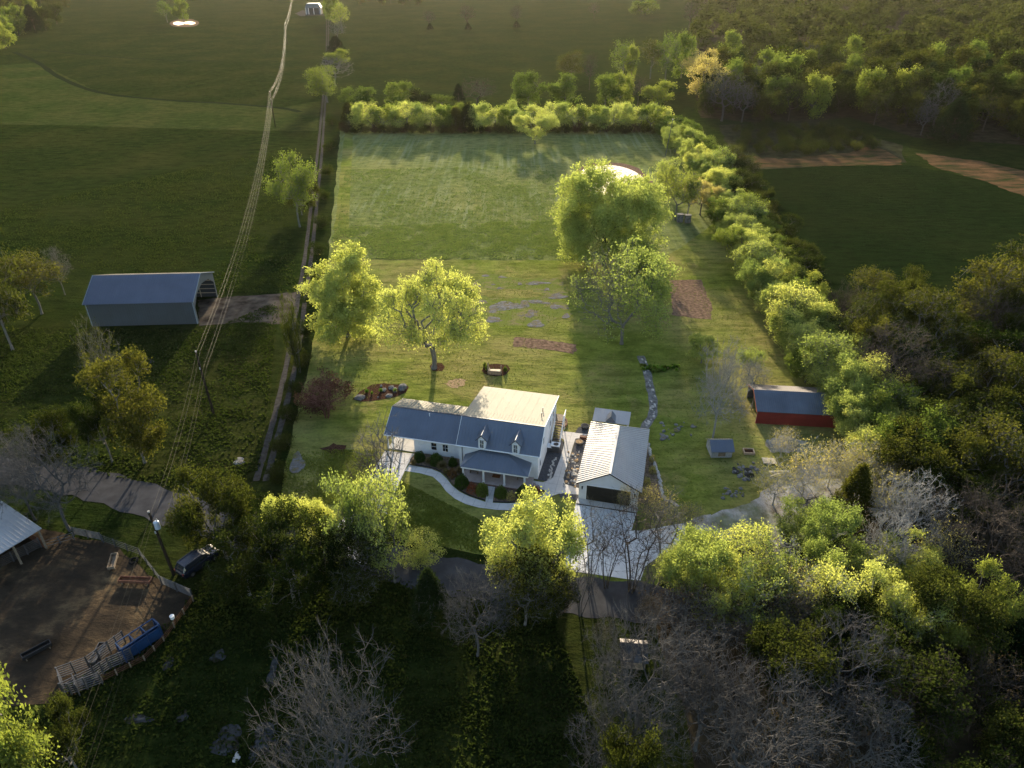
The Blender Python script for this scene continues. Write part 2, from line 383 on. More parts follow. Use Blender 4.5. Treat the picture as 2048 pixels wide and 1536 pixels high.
# property: hay field and lawn
r1 = lambda X, Y: (740 + X / 3.413, 740 + Y / 3.413)
r3 = lambda X, Y: (580 + X / 3.413, 440 + Y / 3.413)
r5 = lambda X, Y: (1300 + X / 4.452, 700 + Y / 4.452)
r6 = lambda X, Y: (1100 + X / 3.103, 940 + Y / 3.103)
r2 = lambda X, Y: (1050 + X / 3.268, 230 + Y / 3.268)
g3 = lambda X, Y: (1080 + X / 6.142, 790 + Y / 6.144)
sheet('hay_field', [(655, 521), (668, 400), (684, 225), (1000, 222), (1330, 222), (1400, 300), (1430, 400), (1450, 470), (1320, 524), (1000, 522), (800, 520)], .012, G_hay, 4, .25)
sheet('mown_margin', [(662, 519), (694, 519), (706, 268), (690, 262)], .014, G_lawn, 3, .2)
sheet('lawn', [(656, 519), (800, 518), (1000, 520), (1320, 522), (1440, 440), (1500, 540), (1600, 680), (1700, 800), (1790, 930), (1700, 960), (1560, 1010), (1450, 1060), (1300, 1180), (1120, 1150), (950, 1105), (760, 1070), (560, 1010), (575, 900), (610, 760), (640, 620)], .016, G_lawn, 3, .3)
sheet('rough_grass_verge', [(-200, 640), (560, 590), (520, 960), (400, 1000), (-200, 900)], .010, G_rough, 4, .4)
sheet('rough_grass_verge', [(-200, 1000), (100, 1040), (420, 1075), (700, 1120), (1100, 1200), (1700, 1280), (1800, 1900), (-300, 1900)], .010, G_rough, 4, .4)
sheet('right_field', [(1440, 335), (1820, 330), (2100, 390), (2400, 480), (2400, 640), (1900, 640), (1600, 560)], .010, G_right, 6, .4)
sheet('woodland_floor', [(1380, 150), (1400, 235), (1560, 250), (1700, 235), (1830, 275), (2200, 300), (2600, 320), (2200, 20), (1700, -30), (1390, -30)], .008, m_simple('leaf_litter', (.035, .03, .018), 1, var=.5, scale=.3, bump=.6), 10, .5)
sheet('scrub_ground', [(1440, 250), (1640, 240), (1800, 290), (1810, 325), (1470, 340)], .012, m_simple('scrub_soil', (.035, .035, .018), 1, var=.5, scale=.3, bump=.8), 5, .8)
sheet('broomsedge_strip', [(1462, 308), (1560, 318), (1700, 305), (1740, 288), (1800, 316), (1806, 330), (1640, 332), (1470, 338)], .018, M_redgrass, 2, .6)
sheet('broomsedge_strip', [(1830, 305), (1960, 322), (2060, 345), (2060, 395), (1960, 360), (1870, 335)], .018, M_redgrass, 2, .9)
sheet('woodland_floor', [(1480, 380), (1600, 560), (1760, 650), (2400, 640), (2600, 1900), (1500, 1900), (1300, 1200), (1560, 1160), (1800, 1000), (1650, 780), (1560, 600)], .020, m_simple('brown_leaf_litter', (.04, .032, .02), 1, var=.5, scale=.4, bump=.6), 6, .6)  # mottled brown litter under the right-hand woods
# old ditches and mowing lines in the far left field
ribbon('ditch', [(28, 104), (75, 125), (120, 155), (200, 185), (330, 200), (450, 207), (560, 216), (600, 224)], 3.2, .02, m_simple('ditch_grass', (.012, .018, .008), 1, var=.3))
ribbon('ditch', [(60, 98), (200, 112), (330, 120), (440, 122)], 2.2, .02, bpy.data.materials['ditch_grass'])
sheet('mown_field', [(-400, 246), (100, 250), (300, 256), (545, 262), (640, 262), (648, 200), (560, 216), (450, 207), (330, 200), (200, 185), (75, 125), (-400, 160)], .014, m_grass('mown_grass', (.019, .032, .008), (.040, .056, .013), (.075, .070, .024), .5, bd=.2), 6, .3)
sheet('thin_rocky_turf', [r3(*p) for p in [(1230, 540), (1300, 520), (1500, 540), (1700, 520), (1880, 560), (1930, 650), (1800, 680), (1720, 740), (1600, 720), (1460, 720), (1330, 700), (1260, 650)]], .020, M_patch, 1.2, .7)
sheet('thin_rocky_turf', [r3(*p) for p in [(1240, 430), (1350, 370), (1600, 400), (1860, 400), (1900, 520), (1760, 530), (1640, 470), (1400, 480)]], .020, M_patch, 1.2, .8)
# road, tracks, pads
ribbon('road', [(-260, 880), (-60, 930), (100, 952), (220, 978), (385, 1030), (560, 1080), (760, 1122), (900, 1152), (1100, 1185), (1300, 1206), (1600, 1250), (1900, 1300)], 5.4, .030, M_asphalt)
for dx in (-9, 9):
    ribbon('gravel_track', [(522 + dx * 1.1, 962), (545 + dx, 880), (566 + dx, 800), (588 + dx, 700), (603 + dx * .8, 600), (618 + dx * .7, 500), (629 + dx * .6, 400), (638 + dx * .5, 320), (645 + dx * .35, 240), (652 + dx * .25, 150), (655 + dx * .2, 80), (655 + dx * .2, 20), (656, -10)], .85, .026, M_track)
ribbon('track_verge', [(522, 962), (545, 880), (566, 800), (588, 700), (603, 600), (618, 500), (629, 400), (638, 320), (645, 240), (652, 150), (655, 80)], 3.4, .022, G_rough)
sheet('gravel_pad', [(396, 600), (432, 596), (520, 590), (596, 584), (580, 640), (570, 648), (480, 645), (400, 652)], .024, M_pad, 1, .3)
sheet('corral_yard', [(-120, 1060), (60, 1052), (150, 1072), (235, 1095), (300, 1150), (330, 1175), (390, 1195), (345, 1250), (310, 1290), (240, 1345), (140, 1400), (-150, 1420)], .028, M_dirt, 1.5, .3)
pass
sheet('pond', [(346, 47), (354, 43.5), (366, 44.5), (380, 43), (391, 46), (384, 49), (370, 48.3), (356, 50.5)], .06, M_water, 2, 0, smooth=True)
sheet('pond_bank', [(340, 46), (356, 39), (385, 39), (398, 46), (386, 53), (350, 53)], .03, M_soil, 3, .8, smooth=True)
sheet('pond', [(1160, 345), (1185, 333), (1225, 331), (1262, 340), (1288, 358), (1290, 378), (1240, 392), (1190, 388), (1160, 368)], .06, M_water, 2, 0, smooth=True)
sheet('pond_bank', [(1150, 345), (1180, 328), (1225, 325), (1268, 333), (1300, 358), (1300, 388), (1240, 402), (1185, 398), (1150, 372)], .03, M_soil, 2, .4, smooth=True)
# concrete
sheet('left_driveway', [(770, 902), (831, 908), (814, 932), (790, 985), (762, 1060), (740, 1130), (640, 1110), (690, 1030), (735, 960)], .040, M_conc, 2, 0)
sheet('driveway', [r6(*p) for p in [(165, 190), (548, 235), (505, 375), (560, 378), (830, 330), (862, 440), (690, 530), (590, 600), (560, 690), (90, 622), (120, 400)]], .040, M_drive, 2, 0)
sheet('rocky_yard', [(1366, 1044), (1440, 1028), (1500, 1006), (1560, 960), (1600, 935), (1700, 925), (1810, 950), (1830, 1000), (1660, 1080), (1500, 1085), (1378, 1084)], .034, M_rocky, .8, .5)
sheet('rocky_yard', [(1530, 880), (1570, 872), (1620, 885), (1620, 902), (1540, 905)], .034, M_rocky, .5, .3)
up = [(268, 648), (330, 662), (420, 678), (480, 702), (525, 745), (560, 790), (610, 832), (680, 866), (788, 903), (838, 908), (940, 912), (1060, 905), (1150, 880), (1192, 842)]
lo = [(1240, 862), (1180, 910), (1130, 935), (1060, 950), (960, 960), (860, 955), (740, 940), (650, 915), (580, 880), (520, 830), (480, 775), (430, 730), (340, 705), (238, 690)]
sheet('front_path', [r1(*p) for p in up + lo], .046, M_conc, 2, 0)
sheet('side_path', [r1(*p) for p in [(1075, 748), (1180, 768), (1235, 750), (1262, 700), (1300, 600), (1328, 500), (1322, 476), (1296, 460), (1300, 418), (1485, 438), (1475, 464), (1402, 470), (1380, 540), (1320, 740), (1330, 780), (1425, 808), (1425, 852), (1290, 845), (1240, 862), (1192, 842), (1195, 825), (1085, 795), (640, 740)]], .050, M_conc, 2, 0)
sheet('porch_walk', [r1(*p) for p in [(806, 778), (856, 780), (836, 915), (786, 912)]], .056, M_conc, 2, 0)
sheet('flower_bed', [r1(*p) for p in [(275, 610), (310, 560), (600, 600), (650, 650), (680, 745), (806, 785), (788, 893), (680, 858), (612, 823), (556, 775), (520, 722), (470, 688), (380, 667), (275, 648)]], .044, M_brownmulch, .8, .06)
sheet('flower_bed', [r1(*p) for p in [(856, 785), (1085, 795), (1186, 832), (1150, 872), (1060, 898), (940, 904), (842, 900)]], .058, M_brownmulch, .8, .05)
sheet('gravel_bed', [r1(*p) for p in [(1120, 748), (1190, 620), (1200, 475), (1296, 462), (1326, 500), (1300, 600), (1250, 735), (1200, 762)]], .060, M_blackbed, 2, 0)
sheet('gravel_bed', [r1(*p) for p in [(1384, 540), (1404, 474), (1480, 466), (1424, 806), (1330, 776), (1322, 740)]], .060, M_blackbed, 2, 0)
sheet('gravel_bed', [r1(*p) for p in [(1400, 430), (1420, 395), (1460, 378), (1500, 372), (1490, 440)]], .054, M_blackbed, 2, 0)
sheet('gravel_bed', [r1(*p) for p in [(1288, 848), (1330, 842), (1422, 856), (1420, 890), (1300, 872)]], .054, M_blackbed, 2, 0)
sheet('planting_strip', [r1(*p) for p in [(1880, 500), (1910, 560), (1950, 620), (1985, 740), (2000, 850), (1960, 900), (1830, 910)]], .044, M_brownmulch, .7, .1)
sheet('mulch_bed', [r3(*p) for p in [(425, 1225), (480, 1170), (560, 1125), (640, 1115), (720, 1125), (790, 1120), (812, 1140), (790, 1180), (720, 1210), (600, 1232), (480, 1242)]], .040, M_mulch, 1, .06)
sheet('mulch_bed', [r3(*p) for p in [(1310, 1030), (1330, 990), (1400, 982), (1480, 990), (1502, 1020), (1470, 1062), (1400, 1068), (1330, 1052)]], .040, M_mulch, 1, .05)
sheet('mulch_bed', [r3(*p) for p in [(950, 1000), (975, 975), (1035, 978), (1058, 1005), (1040, 1032), (975, 1035)]], .040, M_mulch, 1, .05)
sheet('wood_chip_patch', [r3(*p) for p in [(1050, 1120), (1090, 1095), (1150, 1080), (1200, 1095), (1190, 1130), (1120, 1150)]], .040, M_chips, .4, .2)
sheet('burn_patch', [(640, 898), (665, 888), (690, 892), (692, 904), (660, 908)], .040, M_mulch, .5, .2)
sheet('garden_bed', [r3(*p) for p in [(1530, 800), (1700, 812), (1950, 850), (1962, 885), (1930, 915), (1750, 885), (1515, 862)]], .040, M_soil, .6, .2)
sheet('garden_bed', [r2(*p) for p in [(945, 1080), (1150, 1075), (1190, 1180), (1222, 1250), (1220, 1338), (1100, 1330), (965, 1310)]], .040, M_soil, .8, .2)
ribbon('creek_bed', [(1281, 712), (1294, 745), (1300, 775), (1306, 800), (1305, 830), (1292, 850), (1284, 868)], 1.3, .040, M_rock, n=4)

# ------------------------------------------------------------------ house
H0 = P(1075.4, 959.1); HR = R(-13.52)
house = thing('farmhouse', H0, 'white farmhouse with blue-grey metal roof, two dormers and a hipped front porch', 'house', HR)
b = MB().prism([(0, 0), (0, 3.98), (2.6, 6.60), (4.9, 6.22), (13.0, 4.85), (13.0, 0)], -10.75, 0); b.build('wall', M_white, house)
b = MB().prism([(1.85, 0), (1.85, 2.58), (5.2, 4.72), (8.8, 3.72), (8.8, 0)], -17.9, -10.753); wl = b.build('wing_wall', M_white, house)
def sid(b, x0, x1, y, z0, z1, sp=.22):
    z = z0
    while z < z1: b.box(x0, x1, y - .018, y - .001, z, z + .03); z += sp
b = MB(); sid(b, -10.7, -.05, 0, 2.7, 3.9); sid(b, -17.85, -10.8, 1.85, .3, 2.5)
for x in np.arange(-1.4, -.1, .3): b.box(x, x + .03, -.02, -.001, .2, 2.6)
b.build('siding_lap', M_trim, house)
# roofs
b = MB(); b.roofplane([(-11.0, -.38, 4.08), (.25, -.38, 4.08), (.25, 2.6, 6.80), (-11.0, 2.6, 6.80)], .1, .42)
b.build('front_roof', M_roof, house)
b = MB(); b.roofplane([(.25, 4.9, 6.40), (-11.0, 4.9, 6.40), (-11.0, 2.6, 6.80), (.25, 2.6, 6.80)], .1, .42, rh=.025)
b.roofplane([(.25, 13.35, 4.96), (-11.0, 13.35, 4.96), (-11.0, 4.9, 6.395), (.25, 4.9, 6.395)], .1, 1.2, rh=.015)
b.build('rear_roof', M_roofsun, house)
b = MB(); b.roofplane([(-22.1, 1.5, 2.62), (-11.0, 1.5, 2.62), (-11.0, 5.2, 4.95), (-22.1, 5.2, 4.95)], .1, .42); b.build('wing_roof', M_roof, house)
b = MB(); b.roofplane([(-11.02, 9.1, 3.82), (-22.1, 9.1, 3.82), (-22.1, 5.2, 4.95), (-11.02, 5.2, 4.95)], .1, .42); b.build('wing_roof', M_roofsun, house)
b = MB().bar((-11.0, 2.6, 6.83), (.25, 2.6, 6.83), .22, .06).bar((-22.1, 5.2, 4.98), (-11.0, 5.2, 4.98), .22, .06); b.build('ridge_cap', M_steel, house)
b = MB().bar((-11.0, -.40, 4.0), (.25, -.40, 4.0), .05, .16).bar((.27, -.38, 4.0), (.27, 2.6, 6.72), .05, .18).bar((-11.02, -.38, 4.0), (-11.02, 2.6, 6.72), .05, .18)
b.bar((.27, 2.6, 6.72), (.27, 4.9, 6.32), .05, .18).bar((.27, 4.9, 6.32), (.27, 13.35, 4.88), .05, .18).bar((-22.12, 1.5, 2.54), (-22.12, 5.2, 4.87), .05, .16).bar((-22.12, 5.2, 4.87), (-22.12, 9.1, 3.74), .05, .16).bar((-22.1, 1.48, 2.53), (-11.0, 1.48, 2.53), .05, .15)
b.build('fascia', M_trim, house)
def window(parent, x, y, z0, w, h, rows=2, cols=1, depth=.06, name='window'):
    """window on a wall facing -y"""
    f = MB(); t = .07
    f.box(x - w / 2 - t, x + w / 2 + t, y - depth, y - .004, z0 - t, z0); f.box(x - w / 2 - t, x + w / 2 + t, y - depth, y - .004, z0 + h, z0 + h + t)
    f.box(x - w / 2 - t, x - w / 2, y - depth, y - .004, z0, z0 + h); f.box(x + w / 2, x + w / 2 + t, y - depth, y - .004, z0, z0 + h)
    for i in range(1, rows): f.box(x - w / 2, x + w / 2, y - depth + .01, y - .025, z0 + h * i / rows - .02, z0 + h * i / rows + .02)
    for i in range(1, cols): f.box(x - w / 2 + w * i / cols - .015, x - w / 2 + w * i / cols + .015, y - depth + .01, y - .025, z0, z0 + h)
    fo = f.build('frame', M_trim); pane = MB().box(x - w / 2, x + w / 2, y - .024, y - .006, z0, z0 + h).build('pane', M_glass)
    fo.name = name; fo.parent = parent; pane.parent = fo; return fo
window(house, -15.0, 1.85, .95, .75, 1.15, 2, 1); window(house, -13.35, 1.85, .95, .75, 1.15, 2, 2)
window(house, -8.6, 0, .95, .8, 1.1, 2); window(house, -2.6, 0, .95, .8, 1.1, 2)
MB().box(-6.0, -5.05, -.06, -.004, .22, 2.25).build('front_door', M_brownwood, house)
MB().box(-5.95, -4.9, -1.25, -.55, .262, .285).build('door_mat', m_simple('rust_doormat', (.22, .09, .04), .95, var=.2), house)
# gable side windows on the right wall
for y, z0, w, h in ((3.4, 3.4, .7, 1.1), (8.0, 3.1, .8, 1.0), (10.6, 3.1, .8, 1.0), (1.4, 1.2, .6, 1.0)):
    sidem = MB(); sp = MB(); sidem.box(.004, .06, y - w / 2 - .07, y + w / 2 + .07, z0 - .07, z0); sidem.box(.004, .06, y - w / 2 - .07, y + w / 2 + .07, z0 + h, z0 + h + .07)
    sidem.box(.004, .06, y - w / 2 - .07, y - w / 2, z0, z0 + h); sidem.box(.004, .06, y + w / 2, y + w / 2 + .07, z0, z0 + h); sp.box(.004, .03, y - w / 2, y + w / 2, z0, z0 + h)
    sf = sidem.build('side_window', M_trim, house); sp.build('pane', M_glass, sf)
# downpipe
MB().cyl((-10.3, -.08, .2), (-10.3, -.08, 3.9), .05).build('downpipe', M_steel, house)
MB().bar((-11.0, -.46, 4.02), (.25, -.46, 4.02), .10, .09).build('gutter', M_trim, house); MB().bar((-22.1, 1.42, 2.58), (-11.02, 1.42, 2.58), .10, .09).build('gutter', M_trim, house)
# porch
b = MB(); zl, zt = 2.42, 3.62
A, B_, Cc, D = (-9.75, -2.65, zl), (-.75, -2.65, zl), (-4.1, -.003, zt), (-7.7, -.003, zt); E_, F_ = (-9.95, -.003, zl + .04), (-.85, -.003, zl + .24)
b.slab([A, B_, Cc, D], .08); b.slab([A, D, E_], .08); b.slab([B_, F_, Cc], .08)
for i in range(22):
    k = i / 21; e = Vector(A).lerp(Vector(B_), k); 
    x = e.x
    if x < D[0]: t = (x - A[0]) / (D[0] - A[0]); top = Vector(A).lerp(Vector(D), t)
    elif x > Cc[0]: t = (B_[0] - x) / (B_[0] - Cc[0]); top = Vector(B_).lerp(Vector(Cc), t)
    else: top = Vector((x, -.003, zt))
    b.bar(e + Vector((0, 0, .02)), top + Vector((0, 0, .02)), .05, .04)
b.bar(Vector(A) + Vector((0, 0, .02)), Vector(D) + Vector((0, 0, .02)), .12, .05).bar(Vector(B_) + Vector((0, 0, .02)), Vector(Cc) + Vector((0, 0, .02)), .12, .05)
b.build('porch_roof', M_roof, house)
MB().bar((-9.75, -2.6, 2.26), (-.8, -2.6, 2.26), .1, .2).bar((-9.7, -2.6, 2.26), (-9.7, -.02, 2.26), .1, .2).bar((-.8, -2.6, 2.26), (-.8, -.02, 2.26), .1, .2).build('porch_beam', M_trim, house)
MB().box(-9.85, -.5, -2.75, -.002, .06, .26).build('porch_floor', M_porchfloor, house)
MB().box(-9.9, -.45, -2.85, -2.753, .05, .24).build('porch_edge', m_simple('brick_edge', (.17, .11, .09), .9, var=.3, scale=4), house)
for x in (-9.5, -6.75, -3.95, -1.25):
    MB().box(x - .11, x + .11, -2.55, -2.33, .262, 2.16).box(x - .15, x + .15, -2.59, -2.29, .262, .42).build('porch_post', M_trim, house)
for x in (-8.5, -2.0):
    ch = thing('porch_bench', H0 + Matrix.Rotation(HR, 3, 'Z') @ Vector((x, -.9, .262)), ('wooden bench on the porch left of the front door' if x < -5 else 'wooden bench on the porch right of the front door'), 'bench', HR)
    MB().box(-.55, .55, -.22, .22, .40, .45).build('seat', M_wood, ch); MB().box(-.55, .55, .22, .27, .45, .85).build('backrest', M_wood, ch)
    for sx in (-.5, .5): MB().box(sx - .04, sx + .04, -.2, .2, .0, .40).build('leg', M_wood, ch)
# dormers
for x in (-7.45, -2.92):
    zb = 4.78; y0 = -.44
    dr = MB().prismy([(x - .48, zb - .62), (x + .48, zb - .62), (x + .48, zb + .86), (x, zb + 1.36), (x - .48, zb + .86)], y0, 2.0).build('dormer', M_white, house)
    rr = MB(); rr.roofplane([(x - .78, y0 - .16, zb + .68), (x - .78, 1.7, zb + .68), (x, 2.4, zb + 1.56), (x, y0 - .16, zb + 1.56)], .06, .3, .05, .03)
    rr.roofplane([(x + .78, 1.7, zb + .68), (x + .78, y0 - .16, zb + .68), (x, y0 - .16, zb + 1.56), (x, 2.4, zb + 1.56)], .06, .3, .05, .03)
    rr.bar((x, y0 - .17, zb + 1.58), (x, 2.4, zb + 1.58), .1, .04); rr.build('dormer_roof', M_roof, dr)
    rk = MB().bar((x - .80, y0 - .18, zb + .62), (x, y0 - .18, zb + 1.50), .04, .08).bar((x + .80, y0 - .18, zb + .62), (x, y0 - .18, zb + 1.50), .04, .08); rk.build('rake_trim', M_black, dr)
    w = MB(); f0, f1 = y0 - .08, y0 - .005
    w.box(x - .36, x + .36, f0, f1, zb - .60, zb - .50).box(x - .36, x + .36, f0, f1, zb + .72, zb + .82).box(x - .36, x - .26, f0, f1, zb - .50, zb + .72).box(x + .26, x + .36, f0, f1, zb - .50, zb + .72).box(x - .26, x + .26, f0 + .02, f1, zb + .08, zb + .14).box(x - .012, x + .012, f0 + .03, f1, zb - .50, zb + .72)
    for q in (.33, .66): w.box(x - .26, x + .26, f0 + .035, f1, zb - .50 + q * .6, zb - .485 + q * .6).box(x - .26, x + .26, f0 + .035, f1, zb + .14 + q * .58, zb + .155 + q * .58)
    w.build('dormer_window', M_trim, dr)
    MB().box(x - .26, x + .26, y0 - .03, y0 - .006, zb - .50, zb + .72).build('pane', M_glass, dr)
# carport
for x, y in ((-21.75, 1.75), (-21.0, 1.75), (-21.75, 8.7), (-19.5, 8.7)): MB().box(x - .1, x + .1, y - .1, y + .1, 0.04, 2.75 if y < 3 else 3.65).build('carport_post', M_trim, house)
MB().prism([(1.85, 2.30), (1.85, 2.50), (5.2, 4.65), (8.8, 3.65), (8.8, 3.5), (5.2, 4.45)], -21.95, -21.85).build('carport_beam', M_trim, house)
MB().box(-21.85, -17.95, 1.8, 8.75, .03, .07).build('carport_floor', M_conc, house)
for x, y, z in ((-.9, 7.2, 6.0), (-.75, 5.6, 6.25)): MB().cyl((x, y, z - .2), (x, y, z + .55), .06).cyl((x, y, z + .55), (x, y, z + .62), .11).build('roof_vent', M_steel, house)
MB().cyl((-16.4, 4.6, 4.5), (-16.4, 4.6, 4.95), .07).build('roof_vent', M_trim, house)
# rear deck and stair on the right side
SY = 10.6
dk = MB().box(.1, 1.5, SY, SY + 1.7, 2.35, 2.5)
for i in range(10): dk.box(.35, 1.45, SY - .28 * (i + 1), SY - .28 * i, 2.35 - .24 * (i + 1), 2.40 - .24 * (i + 1) + .03)
dkk = dk.build('side_stair', M_wood, house)
for x in (.3, 1.52):
    rl = MB(); rl.bar((x, SY, 3.4), (x, SY - 2.8, 1.0), .09).bar((x, SY, 2.6), (x, SY - 2.8, .25), .08)
    for i in range(12):
        y = SY - 2.8 * i / 11; z = 2.6 - 2.35 * i / 11; rl.bar((x, y, z), (x, y, z + .78), .05)
    if x > 1:
        rl.bar((1.52, SY, 3.4), (1.52, SY + 1.7, 3.4), .08)
        for i in range(8): rl.bar((1.52, SY + i * .24, 2.5), (1.52, SY + i * .24, 3.4), .05)
    rl.build('railing', M_trim, dkk)
for y in (SY + .1, SY + 1.6): MB().box(1.38, 1.48, y - .05, y + .05, 0, 2.34).build('stair_post', M_trim, dkk)
def hl(x, y, z=0): return H0 + Matrix.Rotation(HR, 3, 'Z') @ Vector((x, y, z))
ac = thing('air_conditioner', P(1111, 902), 'grey box air conditioner with round fan on top beside the farmhouse side wall', 'air conditioner', HR)
MB().box(-.55, .55, -.45, .45, .06, 1.1).build('case', M_steel, ac); MB().box(-.62, .62, -.5, .5, 1.1, 1.2).build('lid', M_trim, ac)
MB().cyl((0.05, 0, 1.2), (0.05, 0, 1.24), .36, n=16).build('fan_grille', M_black, ac)
bx = thing('white_lidded_box', P(1097, 900), 'white lidded box against the farmhouse wall beside the air conditioner', 'box', HR)
MB().box(-.5, .5, -.4, .4, .06, .75).build('case', M_steel, bx); MB().slab([(-.58, -.48, .78), (.58, -.48, .78), (.58, .48, .86), (-.58, .48, .86)], .05).build('lid', M_trim, bx)

# ------------------------------------------------------------------ garage
G0 = P(1156.5, 997.5); GR = R(-13.27)
gar = thing('garage', G0, 'white detached garage with light ribbed metal roof and wide dark door', 'garage', GR)
W = 7.45; L = 13.2
MB().prismy([(0, 0), (W, 0), (W, 2.78), (W / 2, 4.86), (0, 2.78)], 0, 9.6).build('wall', M_white, gar)
MB().box(0, W, 9.603, L, 0, 2.74).build('rear_wall', M_white, gar)
ey, rz_, ez = -.35, 5.0, 2.72
b = MB(); b.roofplane([(-.38, L + .4, ez), (-.38, ey, ez), (W / 2, ey, rz_), (W / 2, 10.2, rz_)], .1, .46, .08, .045)
b.build('roof', M_roofgarage, gar)
b = MB(); b.roofplane([(W + .38, ey, ez), (W + .38, L + .4, ez), (W / 2, 10.2, rz_), (W / 2, ey, rz_)], .1, .46, .08, .045)
b.build('roof', M_roofgarage, gar)
MB().slab([(W + .38, L + .4, ez), (-.38, L + .4, ez), (W / 2, 10.2, rz_)], .1).build('hip_roof', M_roofsun, gar)
MB().bar((W / 2, ey, rz_ + .03), (W / 2, 10.2, rz_ + .03), .3, .06).bar((W / 2, 10.2, rz_ + .03), (-.38, L + .4, ez + .03), .16, .05).bar((W / 2, 10.2, rz_ + .03), (W + .38, L + .4, ez + .03), .16, .05).build('ridge_cap', M_roofgarage, gar)
MB().bar((-.38, ey - .02, ez - .05), (W / 2, ey - .02, rz_ - .05), .04, .13).bar((W + .38, ey - .02, ez - .05), (W / 2, ey - .02, rz_ - .05), .04, .13).build('rake_trim', M_black, gar)
b = MB().box(.98, 6.5, -.05, -.004, .14, 2.45)
gd = b.build('garage_door', M_door, gar)
b = MB()
for z in (.7, 1.27, 1.85): b.box(1.0, 6.48, -.062, -.052, z, z + .03)
b.build('panel_joint', M_black, gd)
MB().box(.86, .98, -.08, -.003, .1, 2.57).box(6.5, 6.62, -.08, -.003, .1, 2.57).box(.98, 6.5, -.08, -.003, 2.45, 2.57).build('door_frame', M_trim, gar)
for x in (.42, 7.0): MB().box(x - .07, x + .07, -.14, -.004, 1.75, 2.1).prismy([(x - .11, 2.1), (x + .11, 2.1), (x, 2.2)], -.18, -.004).build('wall_lamp', M_black, gar)
MB().box(-.1, W + .1, -1.0, -.09, .045, .12).build('door_apron', M_conc, gar)
MB().box(-.1, W + .1, -1.16, -1.003, .04, .075).build('drain', M_black, gar)
# small shelter behind the garage
pv = thing('garden_shelter', G0 + Matrix.Rotation(GR, 3, 'Z') @ Vector((2.3, 15.9, 0)), 'low flat grey roofed shelter with a small pointed vent just behind the garage', 'shelter', GR)
MB().roofplane([(-2.6, -1.3, 2.35), (2.6, -1.3, 2.35), (2.6, 1.5, 2.75), (-2.6, 1.5, 2.75)], .08, .4).build('roof', M_roofgarage, pv)
for x in (-2.4, 2.4):
    for y in (-1.1, 1.3): MB().box(x - .07, x + .07, y - .07, y + .07, 0, 2.3 if y < 0 else 2.62).build('post', M_trim, pv)
MB().prismy([(-.75, 2.45), (.65, 2.45), (-.05, 3.35)], -1.2, .4).build('roof_vent', M_roof, pv)

# ------------------------------------------------------------------ left barn
B0 = Vector((-78.1, 118.42, 0)); BRZ = R(3.2)
bn = thing('open_ended_barn', B0, 'long blue-grey metal barn open at its right end in the left pasture', 'barn', BRZ)
MB().box(0, 19.2, 0, .12, 0, 4.62).build('front_wall', M_barnwall, bn)
MB().box(0, 19.2, 12.4, 12.52, 0, 5.0).build('rear_wall', M_barnwall, bn)
b = MB()
for x in np.arange(.4, 19.1, .45): b.box(x, x + .06, -.035, -.002, .05, 4.56)
b.build('wall_rib', M_barnwall, bn)
MB().prism([(.12, 0), (.12, 4.6), (6.0, 7.45), (12.4, 5.0), (12.4, 0)], 0, .1).build('end_wall', M_barnwall, bn)
MB().roofplane([(-.3, -.35, 4.6), (19.5, -.35, 4.6), (19.5, 6.0, 7.7), (-.3, 6.0, 7.7)], .1, .45).build('roof', M_barnroof, bn)
MB().roofplane([(19.5, 12.75, 5.12), (-.3, 12.75, 5.12), (-.3, 6.0, 7.7), (19.5, 6.0, 7.7)], .1, .45).build('roof', M_roofsun, bn)
# open gable: fascia sheet with chamfered cut-out
MB().prism([(0, 0), (0, 4.55), (6.0, 7.55), (12.4, 5.0), (12.4, 0), (11.9, 0), (11.9, 3.4), (9.6, 5.0), (6.0, 5.6), (2.6, 4.9), (.5, 3.2), (.5, 0)], 19.2, 19.3).build('gable_fascia', m_simple('barn_grey_trim', (.10, .115, .12), .6, var=.1), bn)
b = MB()
for z in (.8, 1.7, 2.6, 3.5, 4.3): b.box(.2, 19.1, 12.28, 12.38, z, z + .14)
for x in np.arange(1, 19, 3): b.box(x, x + .12, 12.25, 12.39, 0, 4.9)
b.build('wall_girts', M_palewood, bn)
M_bt = m_simple('barn_pale_trim', (.22, .26, .30), .6, var=.05)
MB().bar((-.32, -.37, 4.58), (-.32, 6.0, 7.70), .08, .14).box(-.06, .08, -.06, -.003, 0, 4.55).build('left_trim', M_bt, bn)
MB().bar((19.53, -.37, 4.58), (19.53, 6.0, 7.70), .08, .14).bar((19.53, 6.0, 7.70), (19.53, 12.77, 5.1), .08, .14).box(19.12, 19.26, -.06, -.003, 0, 4.55).build('right_trim', M_bt, bn)
# ------------------------------------------------------------------ red barn
R0 = Vector((36.04, 86.72, 0)); RRZ = R(-5.7)
rb = thing('red_barn', R0, 'red walled barn with dark metal roof and open left gable near the right tree line', 'barn', RRZ)
MB().box(0, 12.2, 0, .1, 0, 2.32).build('front_wall', M_red, rb); MB().box(0, 12.2, 7.2, 7.3, 0, 2.32).build('rear_wall', M_steel, rb)
MB().prism([(.1, 0), (.1, 2.3), (3.6, 3.5), (7.2, 2.3), (7.2, 0)], 12.1, 12.2).build('end_wall', M_red, rb)
MB().roofplane([(-.2, -.25, 2.28), (12.4, -.25, 2.28), (12.4, 3.6, 3.7), (-.2, 3.6, 3.7)], .06, .3, .06, .05).build('roof', M_roofdark, rb)
MB().roofplane([(12.4, 7.5, 2.28), (-.2, 7.5, 2.28), (-.2, 3.6, 3.7), (12.4, 3.6, 3.7)], .06, .3, .06, .05).build('roof', M_rustroof, rb)
